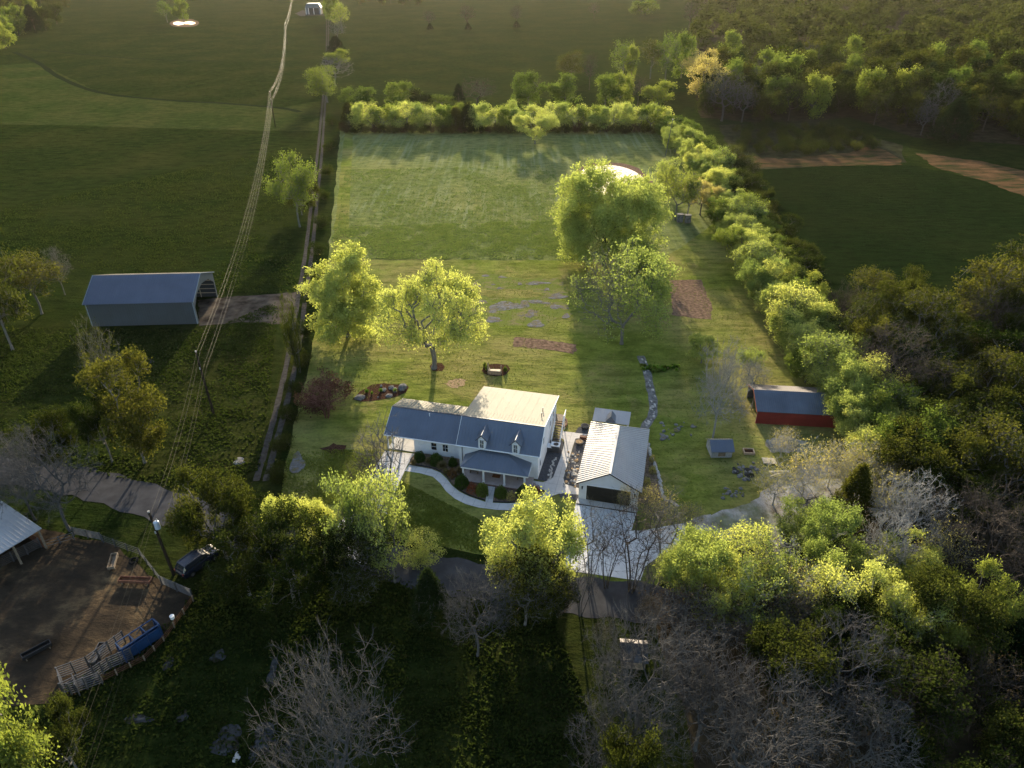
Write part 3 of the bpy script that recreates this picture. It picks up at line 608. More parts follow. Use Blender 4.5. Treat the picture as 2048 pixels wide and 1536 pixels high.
MB().bar((-.22, -.27, 2.22), (-.22, 3.6, 3.66), .06, .2).bar((-.22, 3.6, 3.66), (-.22, 7.5, 2.24), .06, .2).build('rake_trim', M_redtrim, rb)
b = MB()
for z in np.arange(.15, 2.25, .25): b.box(0, 12.2, -.03, -.002, z, z + .05)
b.build('siding_rib', M_red, rb)
b = MB()
for y in (.1, 3.5, 7.1): b.box(0, .12, y, y + .12, 0, 2.25 if y != 3.5 else 3.5)
b.build('gable_post', M_wood, rb)
# ------------------------------------------------------------------ small shed, planter
sh = thing('low_shed', P(1422, 915.6), 'small low shed with blue-grey roof under the tall bare tree', 'shed', R(1))
MB().prism([(0, 0), (0, 1.15), (1.35, 2.0), (2.7, 1.15), (2.7, 0)], 0, 2.85).build('wall', m_simple('shed_grey_boards', (.30, .30, .30), .8, var=.25, scale=3), sh)
MB().roofplane([(-.15, -.25, 1.12), (3.05, -.25, 1.12), (3.05, 1.35, 2.12), (-.15, 1.35, 2.12)], .05, .35).build('roof', M_roof, sh)
MB().roofplane([(3.05, 2.95, 1.12), (-.15, 2.95, 1.12), (-.15, 1.35, 2.12), (3.05, 1.35, 2.12)], .05, .35).build('roof', M_roofsun, sh)
MB().box(.9, 1.9, -.04, -.003, .25, .9).build('hatch', M_wood, sh)
pb = thing('planter_box', P(1497, 905), 'square wooden framed planter box with dark soil right of the low shed', 'planter', R(-4))
MB().box(-.75, .75, -.6, -.45, 0, .35).box(-.75, .75, .45, .6, 0, .35).box(-.75, -.6, -.45, .45, 0, .35).box(.6, .75, -.45, .45, 0, .35).build('frame', m_simple('tan_timber', (.34, .26, .18), .8, var=.2, scale=4), pb)
MB().box(-.6, .6, -.45, .45, 0, .22).build('soil', M_mulch, pb)
# far buildings
fb = thing('far_carport_barn', P(612, 29), 'small grey open-fronted barn beside the gravel track at the top of the fields', 'barn', R(5))
MB().prismy([(0, 0), (16, 0), (16, 6), (14, 10), (2, 10), (0, 6)], 0.5, 12).build('wall', M_roofdark, fb)
MB().slab([(-.5, -.3, 6), (-.5, 13, 6), (2, 13, 10.3), (2, -.3, 10.3)], .2).slab([(2, -.3, 10.3), (2, 13, 10.3), (14, 13, 10.3), (14, -.3, 10.3)], .2).slab([(14, -.3, 10.3), (14, 13, 10.3), (16.5, 13, 6), (16.5, -.3, 6)], .2).build('roof', M_roof, fb)
MB().box(3.5, 14, .35, .49, .2, 6).build('black_shade_panel', M_black, fb)  # black panel paints the shade inside the open front
for x in (.3, 3.3, 8.6, 15.6): MB().box(x - .2, x + .2, -.2, .2, 0, 6).build('post', M_trim, fb)
sheet('gravel_pad', [(590, 27), (606, 20), (640, 24), (650, 31), (600, 32)], .03, M_track, 4, .5)
wb = thing('woodland_cabin', P(1448, 128), 'rusty red cabin with pale tin roof half hidden in the far woods', 'cabin', R(8))
MB().prism([(0, 0), (0, 4), (4.5, 7), (9, 4), (9, 0)], 0, 15).build('wall', m_simple('cabin_brown', (.08, .035, .025), .8, var=.3), wb)
MB().roofplane([(-.6, -.8, 3.6), (15.6, -.8, 3.6), (15.6, 4.5, 7.1), (-.6, 4.5, 7.1)], .1, .8).roofplane([(15.6, 9.8, 3.6), (-.6, 9.8, 3.6), (-.6, 4.5, 7.1), (15.6, 4.5, 7.1)], .1, .8).build('roof', M_roofgarage, wb)
# bottom-left cattle shed, seen only by its corner
cg = P(83.5, 1057, 3.0)
cs = thing('cattle_shed', (cg.x, cg.y, 0), 'cattle shed with pale corrugated roof at the left edge of the yard', 'shed', R(150))
MB().roofplane([(0, 0, 3.0), (0, 9, 3.0), (10, 9, 4.0), (10, 0, 4.0)], .06, .45, .09, .06).build('roof', M_roofgarage, cs)
MB().box(4.5, 4.6, .3, 8.8, 0, 3.3).build('rear_wall', M_brownwood, cs); MB().box(.4, 4.4, .3, .4, 0, 1.2).build('side_wall', M_brownwood, cs)
for y in (.3, 3.2, 6.1, 8.8): MB().box(.2, .4, y - .1, y + .1, 0, 2.93).build('post', M_wood, cs)
# stone hut at the bottom
hu = thing('old_well_house', P(1242, 1336), 'small old hut with grey weathered roof among the bare trees at the bottom', 'hut', R(-6))
MB().box(0, 2.3, 0, 1.9, 0, 1.35).build('wall', M_wood, hu)
MB().slab([(-.2, -.25, 1.3), (2.5, -.25, 1.3), (2.5, 1.5, 1.95), (-.2, 1.5, 1.95)], .07).build('roof', M_rockdark, hu)
MB().slab([(2.5, 2.1, 1.75), (-.2, 2.1, 1.75), (-.2, 1.5, 1.95), (2.5, 1.5, 1.95)], .07).build('roof', M_rustroof, hu)
# ------------------------------------------------------------------ tree generator
def tubes(p0, p1, r0, r1, n=3):
    d = p1 - p0; L = np.linalg.norm(d, axis=1, keepdims=True); L[L < 1e-6] = 1e-6; d = d / L
    up = np.where(np.abs(d[:, 2:3]) < .9, np.array([[0, 0, 1.]]), np.array([[1., 0, 0]]))
    x = np.cross(d, up); x /= np.linalg.norm(x, axis=1, keepdims=True); y = np.cross(d, x)
    m = len(p0); V = np.zeros((m, 2 * n, 3)); 
    for i in range(n):
        t = 2 * math.pi * i / n; o = x * math.cos(t) + y * math.sin(t)
        V[:, i] = p0 + o * r0[:, None]; V[:, n + i] = p1 + o * r1[:, None]
    base = (np.arange(m) * 2 * n)[:, None]; F = []
    for i in range(n):
        j = (i + 1) % n; F.append(np.concatenate([base + i, base + n + i, base + n + j, base + j], axis=1))
    return V.reshape(-1, 3), np.concatenate(F)
def skeleton(rs, attr, trunks, step=.7, bow=.12, upc=.8, wob=.10):
    pos = []; par = []
    for tr in trunks:
        prev = -1
        for p in tr:
            pos.append(p); par.append(prev); prev = len(pos) - 1
    N0 = len(pos); cap = N0 + len(attr) * 14
    X = np.zeros((cap, 3)); X[:N0] = pos; n = N0
    PL = np.zeros(cap); okn = np.zeros(cap); 
    for i in range(N0): PL[i] = 0 if par[i] < 0 else PL[par[i]] + .15
    topz = X[:N0, 2].max()
    okn[:N0] = np.where(X[:N0, 2] > topz * .45, 0, 50)
    top = X[N0 - 1]
    order = np.argsort(np.linalg.norm(attr - top, axis=1) + rs.rand(len(attr)) * .8)
    for ai in order:
        a = attr[ai]; dv = a - X[:n]
        dist = np.linalg.norm(dv, axis=1)
        cost = dist + upc * np.maximum(0, X[:n, 2] - a[2]) + .28 * PL[:n] + okn[:n]
        k = int(np.argmin(cost)); L = dist[k]
        if L < .12: continue
        m = max(1, min(12, int(L / step))); p0 = X[k].copy(); prev = k
        side = rs.randn(3) * bow * L * .5
        for j in range(1, m + 1):
            t = j / m; q = p0 + (a - p0) * t + side * math.sin(math.pi * t) + np.array([0, 0, -bow * L * math.sin(math.pi * t)]) * .6 + rs.randn(3) * wob * (t < 1)
            X[n] = q; par.append(prev); PL[n] = PL[prev] + L / m; prev = n; n += 1
    return X[:n], np.array(par)
def radii(X, par, rt, ex=.42, rmax=None):
    n = len(X); cnt = np.zeros(n); child = np.zeros(n, int)
    for i in range(n - 1, -1, -1):
        if child[i] == 0: cnt[i] += 1
        if par[i] >= 0: cnt[par[i]] += cnt[i]; child[par[i]] += 1
    r = rt * cnt ** ex
    if rmax: r = np.minimum(r, rmax)
    return r, child
def clumps(rs, N, cz, rx, rz, K, sig, shell=.7, flat=-.5, squash=1.0):
    """lumpy crown: points round K clump centres"""
    ctr = []
    while len(ctr) < K:
        d = rs.randn(3); d /= np.linalg.norm(d)
        if d[2] < flat: continue
        k = shell + (1 - shell) * rs.rand() - .35 * (rs.rand() < .25)
        ctr.append([d[0] * rx * k, d[1] * rx * k, cz + d[2] * rz * k])
    ctr = np.array(ctr); w = rs.rand(K) + .5; idx = rs.choice(K, N, p=w / w.sum())
    p = ctr[idx] + rs.randn(N, 3) * np.array([sig, sig, sig * .75 * squash])
    q = (p - [0, 0, cz]) / [rx, rx, rz]; nn = np.linalg.norm(q, axis=1); f = np.where(nn > 1.12, 1.12 / nn, 1.0)
    return (p - [0, 0, cz]) * f[:, None] + [0, 0, cz]
def leafquads(rs, centers, n, sig, size, droop=0.0, zmin=.4):
    idx = rs.randint(0, len(centers), n); c = centers[idx] + rs.randn(n, 3) * sig
    if droop: c[:, 2] -= np.abs(rs.randn(n)) * droop
    c[:, 2] = np.maximum(c[:, 2], zmin * rs.rand(n))
    a = rs.randn(n, 3); a /= np.linalg.norm(a, axis=1, keepdims=True)
    if droop: a[:, 2] *= 2.2; a /= np.linalg.norm(a, axis=1, keepdims=True)
    b = np.cross(a, rs.randn(n, 3)); b /= np.linalg.norm(b, axis=1, keepdims=True)
    s = size * (.6 + .8 * rs.rand(n))[:, None]
    wd = .34 if droop else .5
    V = np.stack([c - a * s * .5, c + b * s * wd * .6, c + a * s * .5, c - b * s * wd * .6], axis=1).reshape(-1, 3)
    return V, np.arange(4 * n).reshape(-1, 4)
PROTO = {}
def make_proto(key, seed, H, rx, cz, rz, N=420, K=26, sig=.9, leaves=12000, lsize=.30, lsig=.38, trunk_h=None, stems=1, rt=.022, twigs=0, droop=0.0,
               shell=.7, flat=-.5, sparse=None, lean=0.0, uniform=False, rmax=.5, upc=.8, ex=.42, bow=.12):
    rs = np.random.RandomState(seed); th = trunk_h or H * .3; trunks = []
    for s in range(stems):
        a = 2 * math.pi * s / stems + rs.rand() * .9; sp = 0 if stems == 1 else rx * .42 * (.6 + .6 * rs.rand()); base = 0 if stems == 1 else .25; hh = th * (1 if stems == 1 else .8 + .5 * rs.rand())
        pts = []; m = max(4, int(hh / .6))
        w1, w2 = rs.randn(2) * .12
        for i in range(m + 1):
            t = i / m; pts.append([math.cos(a) * (base + sp * t ** 1.3) + lean * t + w1 * math.sin(3 * t), math.sin(a) * (base + sp * t ** 1.3) + w2 * math.sin(4 * t), hh * t])
        trunks.append(pts)
    if uniform:
        q = rs.randn(N, 3); q /= np.linalg.norm(q, axis=1, keepdims=True); q *= (rs.rand(N, 1) ** .42)
        q = q[q[:, 2] > flat]; lump = 1 + .12 * np.sin(q[:, 0] * 5 + seed) + .12 * np.sin(q[:, 1] * 6 + seed * 2); attr = q * [rx, rx, rz] * lump[:, None] + [lean, 0, cz]
    else: attr = clumps(rs, N, cz, rx, rz, K, sig, shell, flat) + [lean, 0, 0]
    attr = attr[attr[:, 2] > .5]
    X, par = skeleton(rs, attr, trunks, upc=upc, bow=bow); r, child = radii(X, par, rt, ex, rmax)
    i = np.where(par >= 0)[0]; p0, p1, ra, rb = X[par[i]], X[i], r[par[i]], r[i]; ra = np.minimum(ra, rb * 1.5 + .01)
    # flare at the foot
    foot = p0[:, 2] < .5; ra = ra * (1 + .45 * foot)
    thick = ra > .07
    V1, F1 = tubes(p0[thick], p1[thick], ra[thick], rb[thick], 7); V2, F2 = tubes(p0[~thick], p1[~thick], ra[~thick], rb[~thick], 3)
    V = [V1, V2]; F = [F1, F2 + len(V1)]; off = len(V1) + len(V2)
    tips = X[(child == 0)]
    if twigs:
        src = np.where(r < rt * 3.2)[0]; k = rs.choice(src, twigs); d = X[k] - X[np.maximum(par[k], 0)]; d /= np.linalg.norm(d, axis=1, keepdims=True) + 1e-6
        d = d + rs.randn(twigs, 3) * .55 + [0, 0, .12]; d /= np.linalg.norm(d, axis=1, keepdims=True); L = (.35 + .65 * rs.rand(twigs))[:, None]
        mid = X[k] + d * L * .5; e = mid + (d + rs.randn(twigs, 3) * .35) * L * .5
        for a_, b_, q0, q1 in ((X[k], mid, .8, .65), (mid, e, .65, .35)):
            v, f = tubes(a_, b_, np.full(twigs, rt * q0), np.full(twigs, rt * q1), 3); V.append(v); F.append(f + off); off += len(v)
        tips = np.concatenate([tips, e])
    trunk = mesh_np('trunk', np.concatenate(V), np.concatenate(F), [B_grey], smooth=False)
    crown = None
    if leaves:
        small = X[(r < rt * 2.6)]; cen = np.concatenate([tips, small])
        if sparse: cen = cen[sparse(cen, rs)]
        v, f = leafquads(rs, cen, leaves, lsig, lsize, droop); crown = mesh_np('crown', v, f, [L_bright])
    PROTO[key] = (trunk, crown, H, rx)
def plant(kind, name, loc, h, w, label, cat='tree', leaf=None, bark=None, group=None, rot=None, lean=0):
    tr, cr, H, rx = PROTO[kind]
    if name == 'tree': name = 'bare_tree' if 'bare' in kind or 'stems' in kind else 'budding_tree' if 'bud' in kind else 'tree'
    e = thing(name, loc, label, cat, rot if rot is not None else rng.uniform(0, 6.28), group)
    e.scale = (w / (2 * rx), w / (2 * rx), h / H)
    for nm, me, mt in (('trunk', tr, bark or B_grey), ('crown', cr, leaf or L_bright)):
        if me is None: continue
        o = bpy.data.objects.new(nm, me); C.objects.link(o); o.parent = e
        o.material_slots[0].link = 'OBJECT'; o.material_slots[0].material = mt
    return e
def T(kind, u, vb, vt, wpx, label, leaf=None, bark=None, name='tree', group=None, cat='tree', rot=None, kh=1.0):
    g = P(u, vb); h = height_for(g, vt) * kh; dep = pj(g.x, g.y, h * .6)[2]
    return plant(kind, name, g, h, wpx * dep / FPX, label, cat, leaf, bark, group, rot)
# prototypes (metres)
for i in range(3): make_proto('round%d' % i, 11 + i, 12, 5.5, 6.9, 5.2, N=460, K=16 + 3 * i, sig=.72, leaves=21000, lsize=.25, lsig=.36, flat=-.8, shell=.6)
for i in range(2): make_proto('oval%d' % i, 31 + i, 15, 4.2, 8.6, 6.6, N=420, K=26, sig=.9, leaves=14000, lsize=.30, flat=-.9)
for i in range(2): make_proto('lacy%d' % i, 41 + i, 13, 5.2, 8.0, 5.0, N=420, K=22, sig=.9, leaves=8500, lsize=.30, lsig=.3, twigs=1500, flat=-.8)
for i in range(3): make_proto('far%d' % i, 51 + i, 13, 5.3, 6.7, 6.4, N=130, K=16, sig=.95, leaves=4600, lsize=.62, lsig=.7, rt=.04, flat=-.85)
for i in range(2): make_proto('farlacy%d' % i, 61 + i, 14, 5.0, 8.4, 5.6, N=170, K=14, sig=.9, leaves=1500, lsize=.5, lsig=.5, rt=.035, twigs=500, flat=-.7)
for i in range(2): make_proto('farbare%d' % i, 71 + i, 13, 5.0, 8.2, 5.0, N=260, leaves=0, rt=.035, twigs=900, uniform=True, flat=-.6)
for i in range(3): make_proto('bare%d' % i, 81 + i, 13, 6.5, 7.6, 5.6, N=900, K=46, sig=.95, leaves=0, rt=.018, twigs=4600, flat=-.55, ex=.43, shell=.6, upc=.5)
for i in range(2): make_proto('stems%d' % i, 91 + i, 9, 2.6, 6.0, 3.2, N=260, leaves=0, rt=.016, twigs=600, uniform=True, stems=6, trunk_h=4.2, flat=-.9, upc=2.5, bow=.04)
for i in range(2): make_proto('bud%d' % i, 101 + i, 10, 4.6, 6.0, 4.2, N=420, leaves=2200, lsize=.20, lsig=.25, rt=.017, twigs=1700, uniform=True, flat=-.7, trunk_h=2.6)
for i in range(2): make_proto('bush%d' % i, 111 + i, 3, 2.0, 1.6, 1.4, N=160, K=12, sig=.5, leaves=4200, lsize=.16, lsig=.2, rt=.012, trunk_h=.7, flat=-1, stems=4)
# dark cedars: cone of short drooping sprays
def make_cedar(key, seed, H=10, rx=2.6, leaves=14000):
    rs = np.random.RandomState(seed); n = 340; t = rs.rand(n) ** .8; a = rs.rand(n) * 6.283; rr = rx * (1 - t) ** .75 * (.75 + .35 * rs.rand(n)) * (1 + .15 * np.sin(3 * a + seed))
    at = np.stack([np.cos(a) * rr, np.sin(a) * rr, .6 + t * (H - .8)], axis=1)
    X, par = skeleton(rs, at, [[[0, 0, z] for z in np.linspace(0, H * .93, 18)]], upc=.2, bow=.05); r, ch = radii(X, par, .018, .42, .3)
    i = np.where(par >= 0)[0]; V, F = tubes(X[par[i]], X[i], r[par[i]], r[i], 4); trunk = mesh_np('trunk', V, F, [B_dark])
    v, f = leafquads(rs, np.concatenate([X[par < 0], X[r < .06]]), leaves, .26, .24); PROTO[key] = (trunk, mesh_np('crown', v, f, [L_dark]), H, rx)
make_cedar('cedar0', 5); make_cedar('cedar1', 6, 9, 3.2)
# the big individual trees near the house get crowns of their own
make_proto('elmleft', 201, 16.5, 6.0, 7.2, 8.9, N=1100, K=50, sig=.85, trunk_h=2.6, leaves=46000, lsize=.30, lsig=.34, flat=-1, shell=.55)
make_proto('willow', 203, 17, 7.8, 9.6, 7.2, N=800, K=36, sig=.85, leaves=29000, lsize=.32, lsig=.30, trunk_h=3.8, droop=.75, flat=-.5, shell=.8, rt=.034, rmax=.6,
           sparse=lambda c, rs: (c[:, 2] > 9.5) | (np.hypot(c[:, 0], c[:, 1]) > 3.8) | (rs.rand(len(c)) < .12))
make_proto('grand', 205, 19.5, 11.2, 9.8, 9.6, N=1600, K=100, sig=1.35, leaves=90000, lsize=.34, lsig=.48, flat=-.9, shell=.62, rmax=.7, trunk_h=4.5)
make_proto('half', 207, 17, 8.2, 9.4, 7.4, N=1000, K=44, sig=1.1, leaves=17000, lsize=.32, lsig=.32, twigs=3800, flat=-.7, trunk_h=3.4,
           sparse=lambda c, rs: rs.rand(len(c)) < np.clip(.42 + c[:, 0] / 9, .10, 1))
# ------------------------------------------------------------------ individual trees of the property
T('elmleft', 697, 674, 480, 156, 'tall leafy yellow-green tree standing left of the willow behind the farmhouse', L_bright, rot=.5)
T('willow', 868, 737, 538, 204, 'yellow-green willow with forked pale trunk on a mulch ring behind the farmhouse', L_willow, B_grey, name='willow_tree', rot=2.2)
T('grand', 1207, 528, 334, 232, 'largest tree, broad golden-green crown in front of the pond', L_bright, B_dark, rot=1.1)
T('half', 1243, 688, 497, 196, 'tree leafy on its right and sparse on its left, beside the tilled plots', L_bright, rot=0)
T('round1', 1402, 726, 672, 66, 'small bright green tree on the lawn above the dry creek', L_bright)
T('lacy1', 1497, 752, 697, 52, 'small thin yellow-green sapling behind the red barn', L_bright)
T('round2', 1070, 288, 214, 82, 'rounded pale willow standing forward of the rear tree line', L_willow, name='willow_tree')
T('bare0', 1424, 884, 690, 112, 'tall pale leafless tree rising beside the low shed', bark=B_pale)
T('bare1', 1500, 790, 722, 62, 'small leafless twiggy tree at the corner of the red barn', bark=B_pale)
T('stems0', 655, 834, 758, 100, 'wide purple-brown multi-stemmed shrub tree left of the boulder bed', bark=B_red)
T('bush0', 650, 812, 752, 96, 'low purple leaved bush at the left boundary above the mulch bed', L_purple, B_red, cat='bush', name='bush')
T('stems1', 775, 1010, 842, 110, 'leafless grey multi-stemmed tree beside the left driveway', bark=B_grey)
T('stems0', 748, 1040, 900, 92, 'dark leafless shrub tree low by the left driveway edge', bark=B_dark)
T('lacy0', 790, 1165, 948, 118, 'yellow-green open tree in the front lawn corner right of the left driveway', L_bright)
T('lacy0', 700, 1160, 975, 105, 'bright yellow-green tree at the mouth of the left driveway', L_bright)
T('lacy1', 745, 1170, 985, 90, 'thin light green tree over the left driveway', L_mid)
T('round2', 590, 1118, 984, 90, 'low bright yellow tree at the lower left corner of the property', L_bright)
T('round1', 645, 1130, 1005, 84, 'bushy yellow-green tree second from the lower left corner of the property', L_bright)
T('bush1', 840, 1112, 1078, 86, 'low light green bush at the bottom edge of the front lawn', L_bright, cat='bush', name='bush')
T('oval1', 1090, 1190, 985, 130, 'dense golden-yellow tree left of the garage driveway', L_willow, rot=1)
T('oval0', 1030, 1185, 1015, 122, 'shorter golden-yellow tree left of the dense one by the driveway', L_willow, rot=2)
T('stems0', 1178, 1168, 1010, 84, 'leafless upright tree at the left edge of the garage driveway', bark=B_grey)
T('stems1', 1212, 1176, 1040, 70, 'second leafless upright tree from the left across the garage driveway', bark=B_dark)
T('stems0', 1262, 1182, 990, 120, 'crooked leafless tree in the middle foot of the garage driveway', bark=B_dark)
T('stems1', 1322, 1130, 1000, 98, 'leafless spreading shrub tree at the right edge of the garage driveway', bark=B_grey)
T('bud0', 1318, 1056, 982, 82, 'orange-budded tree beside the front right corner of the garage', L_gold)
T('bud1', 1292, 1040, 975, 52, 'small orange-budded tree touching the garage front', L_gold)
T('bud0', 1372, 1060, 1008, 66, 'low golden-budded shrub tree beside the rocky yard', L_gold)
T('bud1', 1246, 1030, 975, 34, 'small golden bush in front of the garage door', L_gold)
T('round1', 1400, 1215, 1068, 165, 'large yellow-green airy tree right of the garage driveway', L_bright)
T('lacy0', 1480, 1225, 1078, 150, 'yellow-green airy tree left of the fallen pale branches', L_bright)
T('bud0', 1530, 1215, 1095, 150, 'greyish budding tree over the fallen pale branches near the boundary', L_bright, B_silver)
T('round2', 1590, 1225, 1085, 130, 'yellow-green open tree behind the fallen pale branches', L_bright)
T('round1', 1655, 1135, 1005, 130, 'full bright green tree beside the log pile', L_bright)
T('oval0', 1580, 1080, 1000, 70, 'light yellow-green tree between the rocky yard and the log pile', L_bright)
T('cedar1', 1690, 1050, 930, 92, 'dense dark green cedar right of the rocky yard', L_olive, name='cedar_tree')
T('oval1', 1790, 1180, 1070, 100, 'bright yellow-green upright tree in the lower right corner of the property', L_bright)
T('lacy1', 1730, 1200, 1120, 110, 'leafy yellow-green tree right of the fallen branches', L_bright)
T('bare1', 1745, 1170, 1040, 110, 'tall pale leafless tree between two leafy trees at the lower right', bark=B_silver)
T('bare0', 1800, 1110, 965, 150, 'wide leafless grey tree inside the right boundary', bark=B_silver)
T('bud1', 1860, 1170, 1050, 110, 'thin budding brown tree against the right boundary', L_gold)
T('round0', 1850, 1330, 1175, 150, 'dense mid-green tree near the lower right corner', L_mid)
T('round2', 1925, 1300, 1150, 130, 'dense green tree at the very lower right corner of the property', L_mid)
for k, (u, vb, vt, w, l) in enumerate([
    (1545, 1010, 930, 100, 'leftmost sparse budding tree above the rocky yard'), (1600, 1000, 890, 86, 'sparse grey budding tree behind the lumber pile'),
    (1655, 975, 880, 86, 'sparse pale budding tree below the red barn'), (1710, 985, 885, 86, 'sparse budding tree right of centre above the rocky yard'),
    (1765, 980, 880, 90, 'sparse budding tree against the right boundary above the cedar'), (1560, 915, 858, 60, 'small budding tree just below the left corner of the red barn'),
    (1690, 1010, 920, 90, 'sparse grey tree behind the dark cedar'), (1760, 1060, 950, 110, 'budding grey tree right of the dark cedar')]):
    T('bud%d' % (k % 2), u, vb, vt, w, l, L_gold, B_silver)
# right-hand hedge line inside the property, from far to near
hedge = [(1345, 278, 232, 66, 'oval0', L_mid, 'brownish green tree left of the tall white pole at the far right corner'), (1378, 318, 258, 62, 'round1', L_bright, 'bright round tree just right of the tall white pole'),
    (1398, 358, 300, 66, 'round0', L_bright, 'bright leafy tree below the white pole tree in the right hedge line'), (1332, 392, 318, 62, 'lacy0', L_bright, 'airy yellow tree at the right bank of the pond'),
    (1350, 440, 338, 76, 'lacy1', L_mid, 'tall thin tree above the two grey hives'), (1375, 436, 352, 56, 'farbare0', None, 'leafless grey tree above the two grey hives'),
    (1400, 430, 352, 76, 'round2', L_gold, 'tan-green rounded tree right of the two grey hives'), (1440, 412, 335, 76, 'round1', L_bright, 'bright tree on the hedge line right of the hives'),
    (1445, 470, 395, 84, 'round0', L_mid, 'mid-green tree on the hedge line below the hives'), (1480, 480, 400, 76, 'lacy1', L_bright, 'yellow-green tree overlapping the boundary below the hives'),
    (1470, 530, 445, 90, 'round2', L_mid, 'dark-based leafy tree in the middle of the right hedge line'), (1520, 560, 490, 70, 'farbare1', None, 'leafless grey tree gap in the right hedge line'),
    (1530, 610, 510, 84, 'round0', L_bright, 'bright leafy tree level with the tilled garden bed'), (1560, 650, 560, 88, 'round1', L_bright, 'bright leafy tree just below the tilled garden bed level'),
    (1585, 700, 600, 96, 'round2', L_bright, 'full yellow-green tree above the red barn in the hedge line'), (1625, 700, 612, 80, 'oval1', L_mid, 'green oval tree on the boundary above the red barn'),
    (1610, 765, 680, 84, 'round0', L_mid, 'green tree directly behind the right end of the red barn'), (1660, 770, 690, 84, 'lacy0', L_bright, 'yellow-green tree behind the red barn on the boundary'),
    (1672, 850, 735, 88, 'round1', L_bright, 'yellow-green tree hanging over the right end of the red barn roof'), (1712, 880, 770, 90, 'round2', L_mid, 'green tree just right of the red barn'),
    (1740, 930, 850, 80, 'round0', L_mid, 'green tree on the boundary below the red barn')]
for u, vb, vt, w, k, lf, l in hedge: T(k, u, vb, vt, w, l, lf, B_grey if lf else B_pale)
for k, (kd, u, vb, vt, w, l) in enumerate([('lacy0', 1345, 1195, 1105, 74, 'low yellow-green tree right of the driveway foot'), ('round2', 1420, 1262, 1130, 130, 'yellow-green tree in the front row below the airy driveway tree'),
    ('lacy1', 1500, 1280, 1140, 130, 'airy yellow-green tree in the front row left of the fallen branches'), ('bud1', 1570, 1285, 1150, 120, 'pale golden budding tree in the front row over the fallen branches'),
    ('lacy0', 1645, 1300, 1150, 130, 'airy leafy tree in the front row right of the fallen branches'), ('oval0', 1725, 1290, 1130, 96, 'upright bright tree in the front row near the lower right corner'), ('lacy1', 1790, 1320, 1180, 120, 'open yellow-green tree in the front row by the corner greens')]):
    T(kd, u, vb, vt, w, l, L_gold if 'bud' in kd else L_willow if k % 2 else L_bright, B_silver)
# continuous hedgerow along the right boundary
hp = cat([P(*p) for p in [(1352, 285), (1392, 330), (1425, 385), (1462, 440), (1496, 500), (1530, 560), (1560, 615), (1595, 675), (1640, 735), (1690, 800), (1735, 880), (1790, 960)]], 6)
kk = 0
for i, p in enumerate(hp):
    for off in (-2.6, 1.6):
        if rng.random() < .12: continue
        q = (p.x + off + rng.uniform(-1, 1), p.y + rng.uniform(-1.5, 1.5), 0); h = rng.choice([rng.uniform(5.0, 8.0), rng.uniform(7.5, 11.0)]); kk += 1; u, v, d = pj(*q)
        where = [t for lim, t in ((330, 'beside the tall white pole'), (420, 'beyond the hives'), (500, 'below the hives'), (580, 'level with the tilled bed'), (680, 'below the tilled bed'), (760, 'behind the red barn'), (860, 'right of the red barn'), (9999, 'below the red barn')) if v < lim][0]
        lf = L_mid if off > 0 and kk % 2 else L_bright
        plant(['round0', 'lacy1', 'oval0', 'round2', 'lacy0', 'round1', 'oval1'][kk % 7], 'hedgerow_tree', q, h, h * rng.uniform(.8, 1.05), '%s %s tree, %s row of right hedgerow, %s' % ('taller' if h > 7.5 else 'lower', 'mid-green' if lf is L_mid else 'yellow-green', 'outer' if off > 0 else 'inner', where), 'tree', lf, B_grey, 'trees of the right hedgerow')
# rear tree line of the property
xs = [700, 722, 746, 768, 792, 815, 838, 862, 886, 912, 938, 962, 990, 1012, 1036, 1100, 1124, 1148, 1174, 1200, 1226, 1252, 1278, 1300, 1322]
for k, u in enumerate(xs):
    kd, lf = [('farlacy0', L_bright), ('far1', L_bright), ('farlacy1', L_willow), ('far0', L_mid), ('far2', L_bright)][k % 5]
    if k in (9, 10, 0): kd, lf = 'cedar0', L_olive
    T(kd, u, 262 + (k % 3), 205 + (k * 7 % 5) * 3, 40 + (k * 5 % 4) * 4, '%s yellow-green tree, %dth from the track, in the rear tree line' % (['airy', 'round', 'pale airy', 'dense', 'broad'][k % 5], k + 1) if lf is not L_olive else 'dark cedar in the straight tree line closing the hay field', lf, group='tree line behind the hay field' if lf is not L_olive else 'cedars in the tree line behind the hay field', name='tree' if lf is not L_olive else 'cedar_tree')
for k in range(34):
    u = 692 + k * 19.2
    T('bush%d' % (k % 2), u, 265 + k % 3, 244 + (k * 5) % 7, 26, 'brownish low shrub at the foot of the tree line behind the hay field', L_olive if k % 3 else L_brown, B_dark, name='shrub', cat='shrub', group='undergrowth of the tree line behind the hay field')
for k in range(18):
    T(['far1', 'farlacy0', 'far2'][k % 3], 710 + k * 35, 250, 212 - (k * 7) % 8, 42, 'green tree in the back row behind the hay field, %dth from the track' % (k + 1), [L_mid, L_bright][k % 2], group='back row of the tree line behind the hay field')
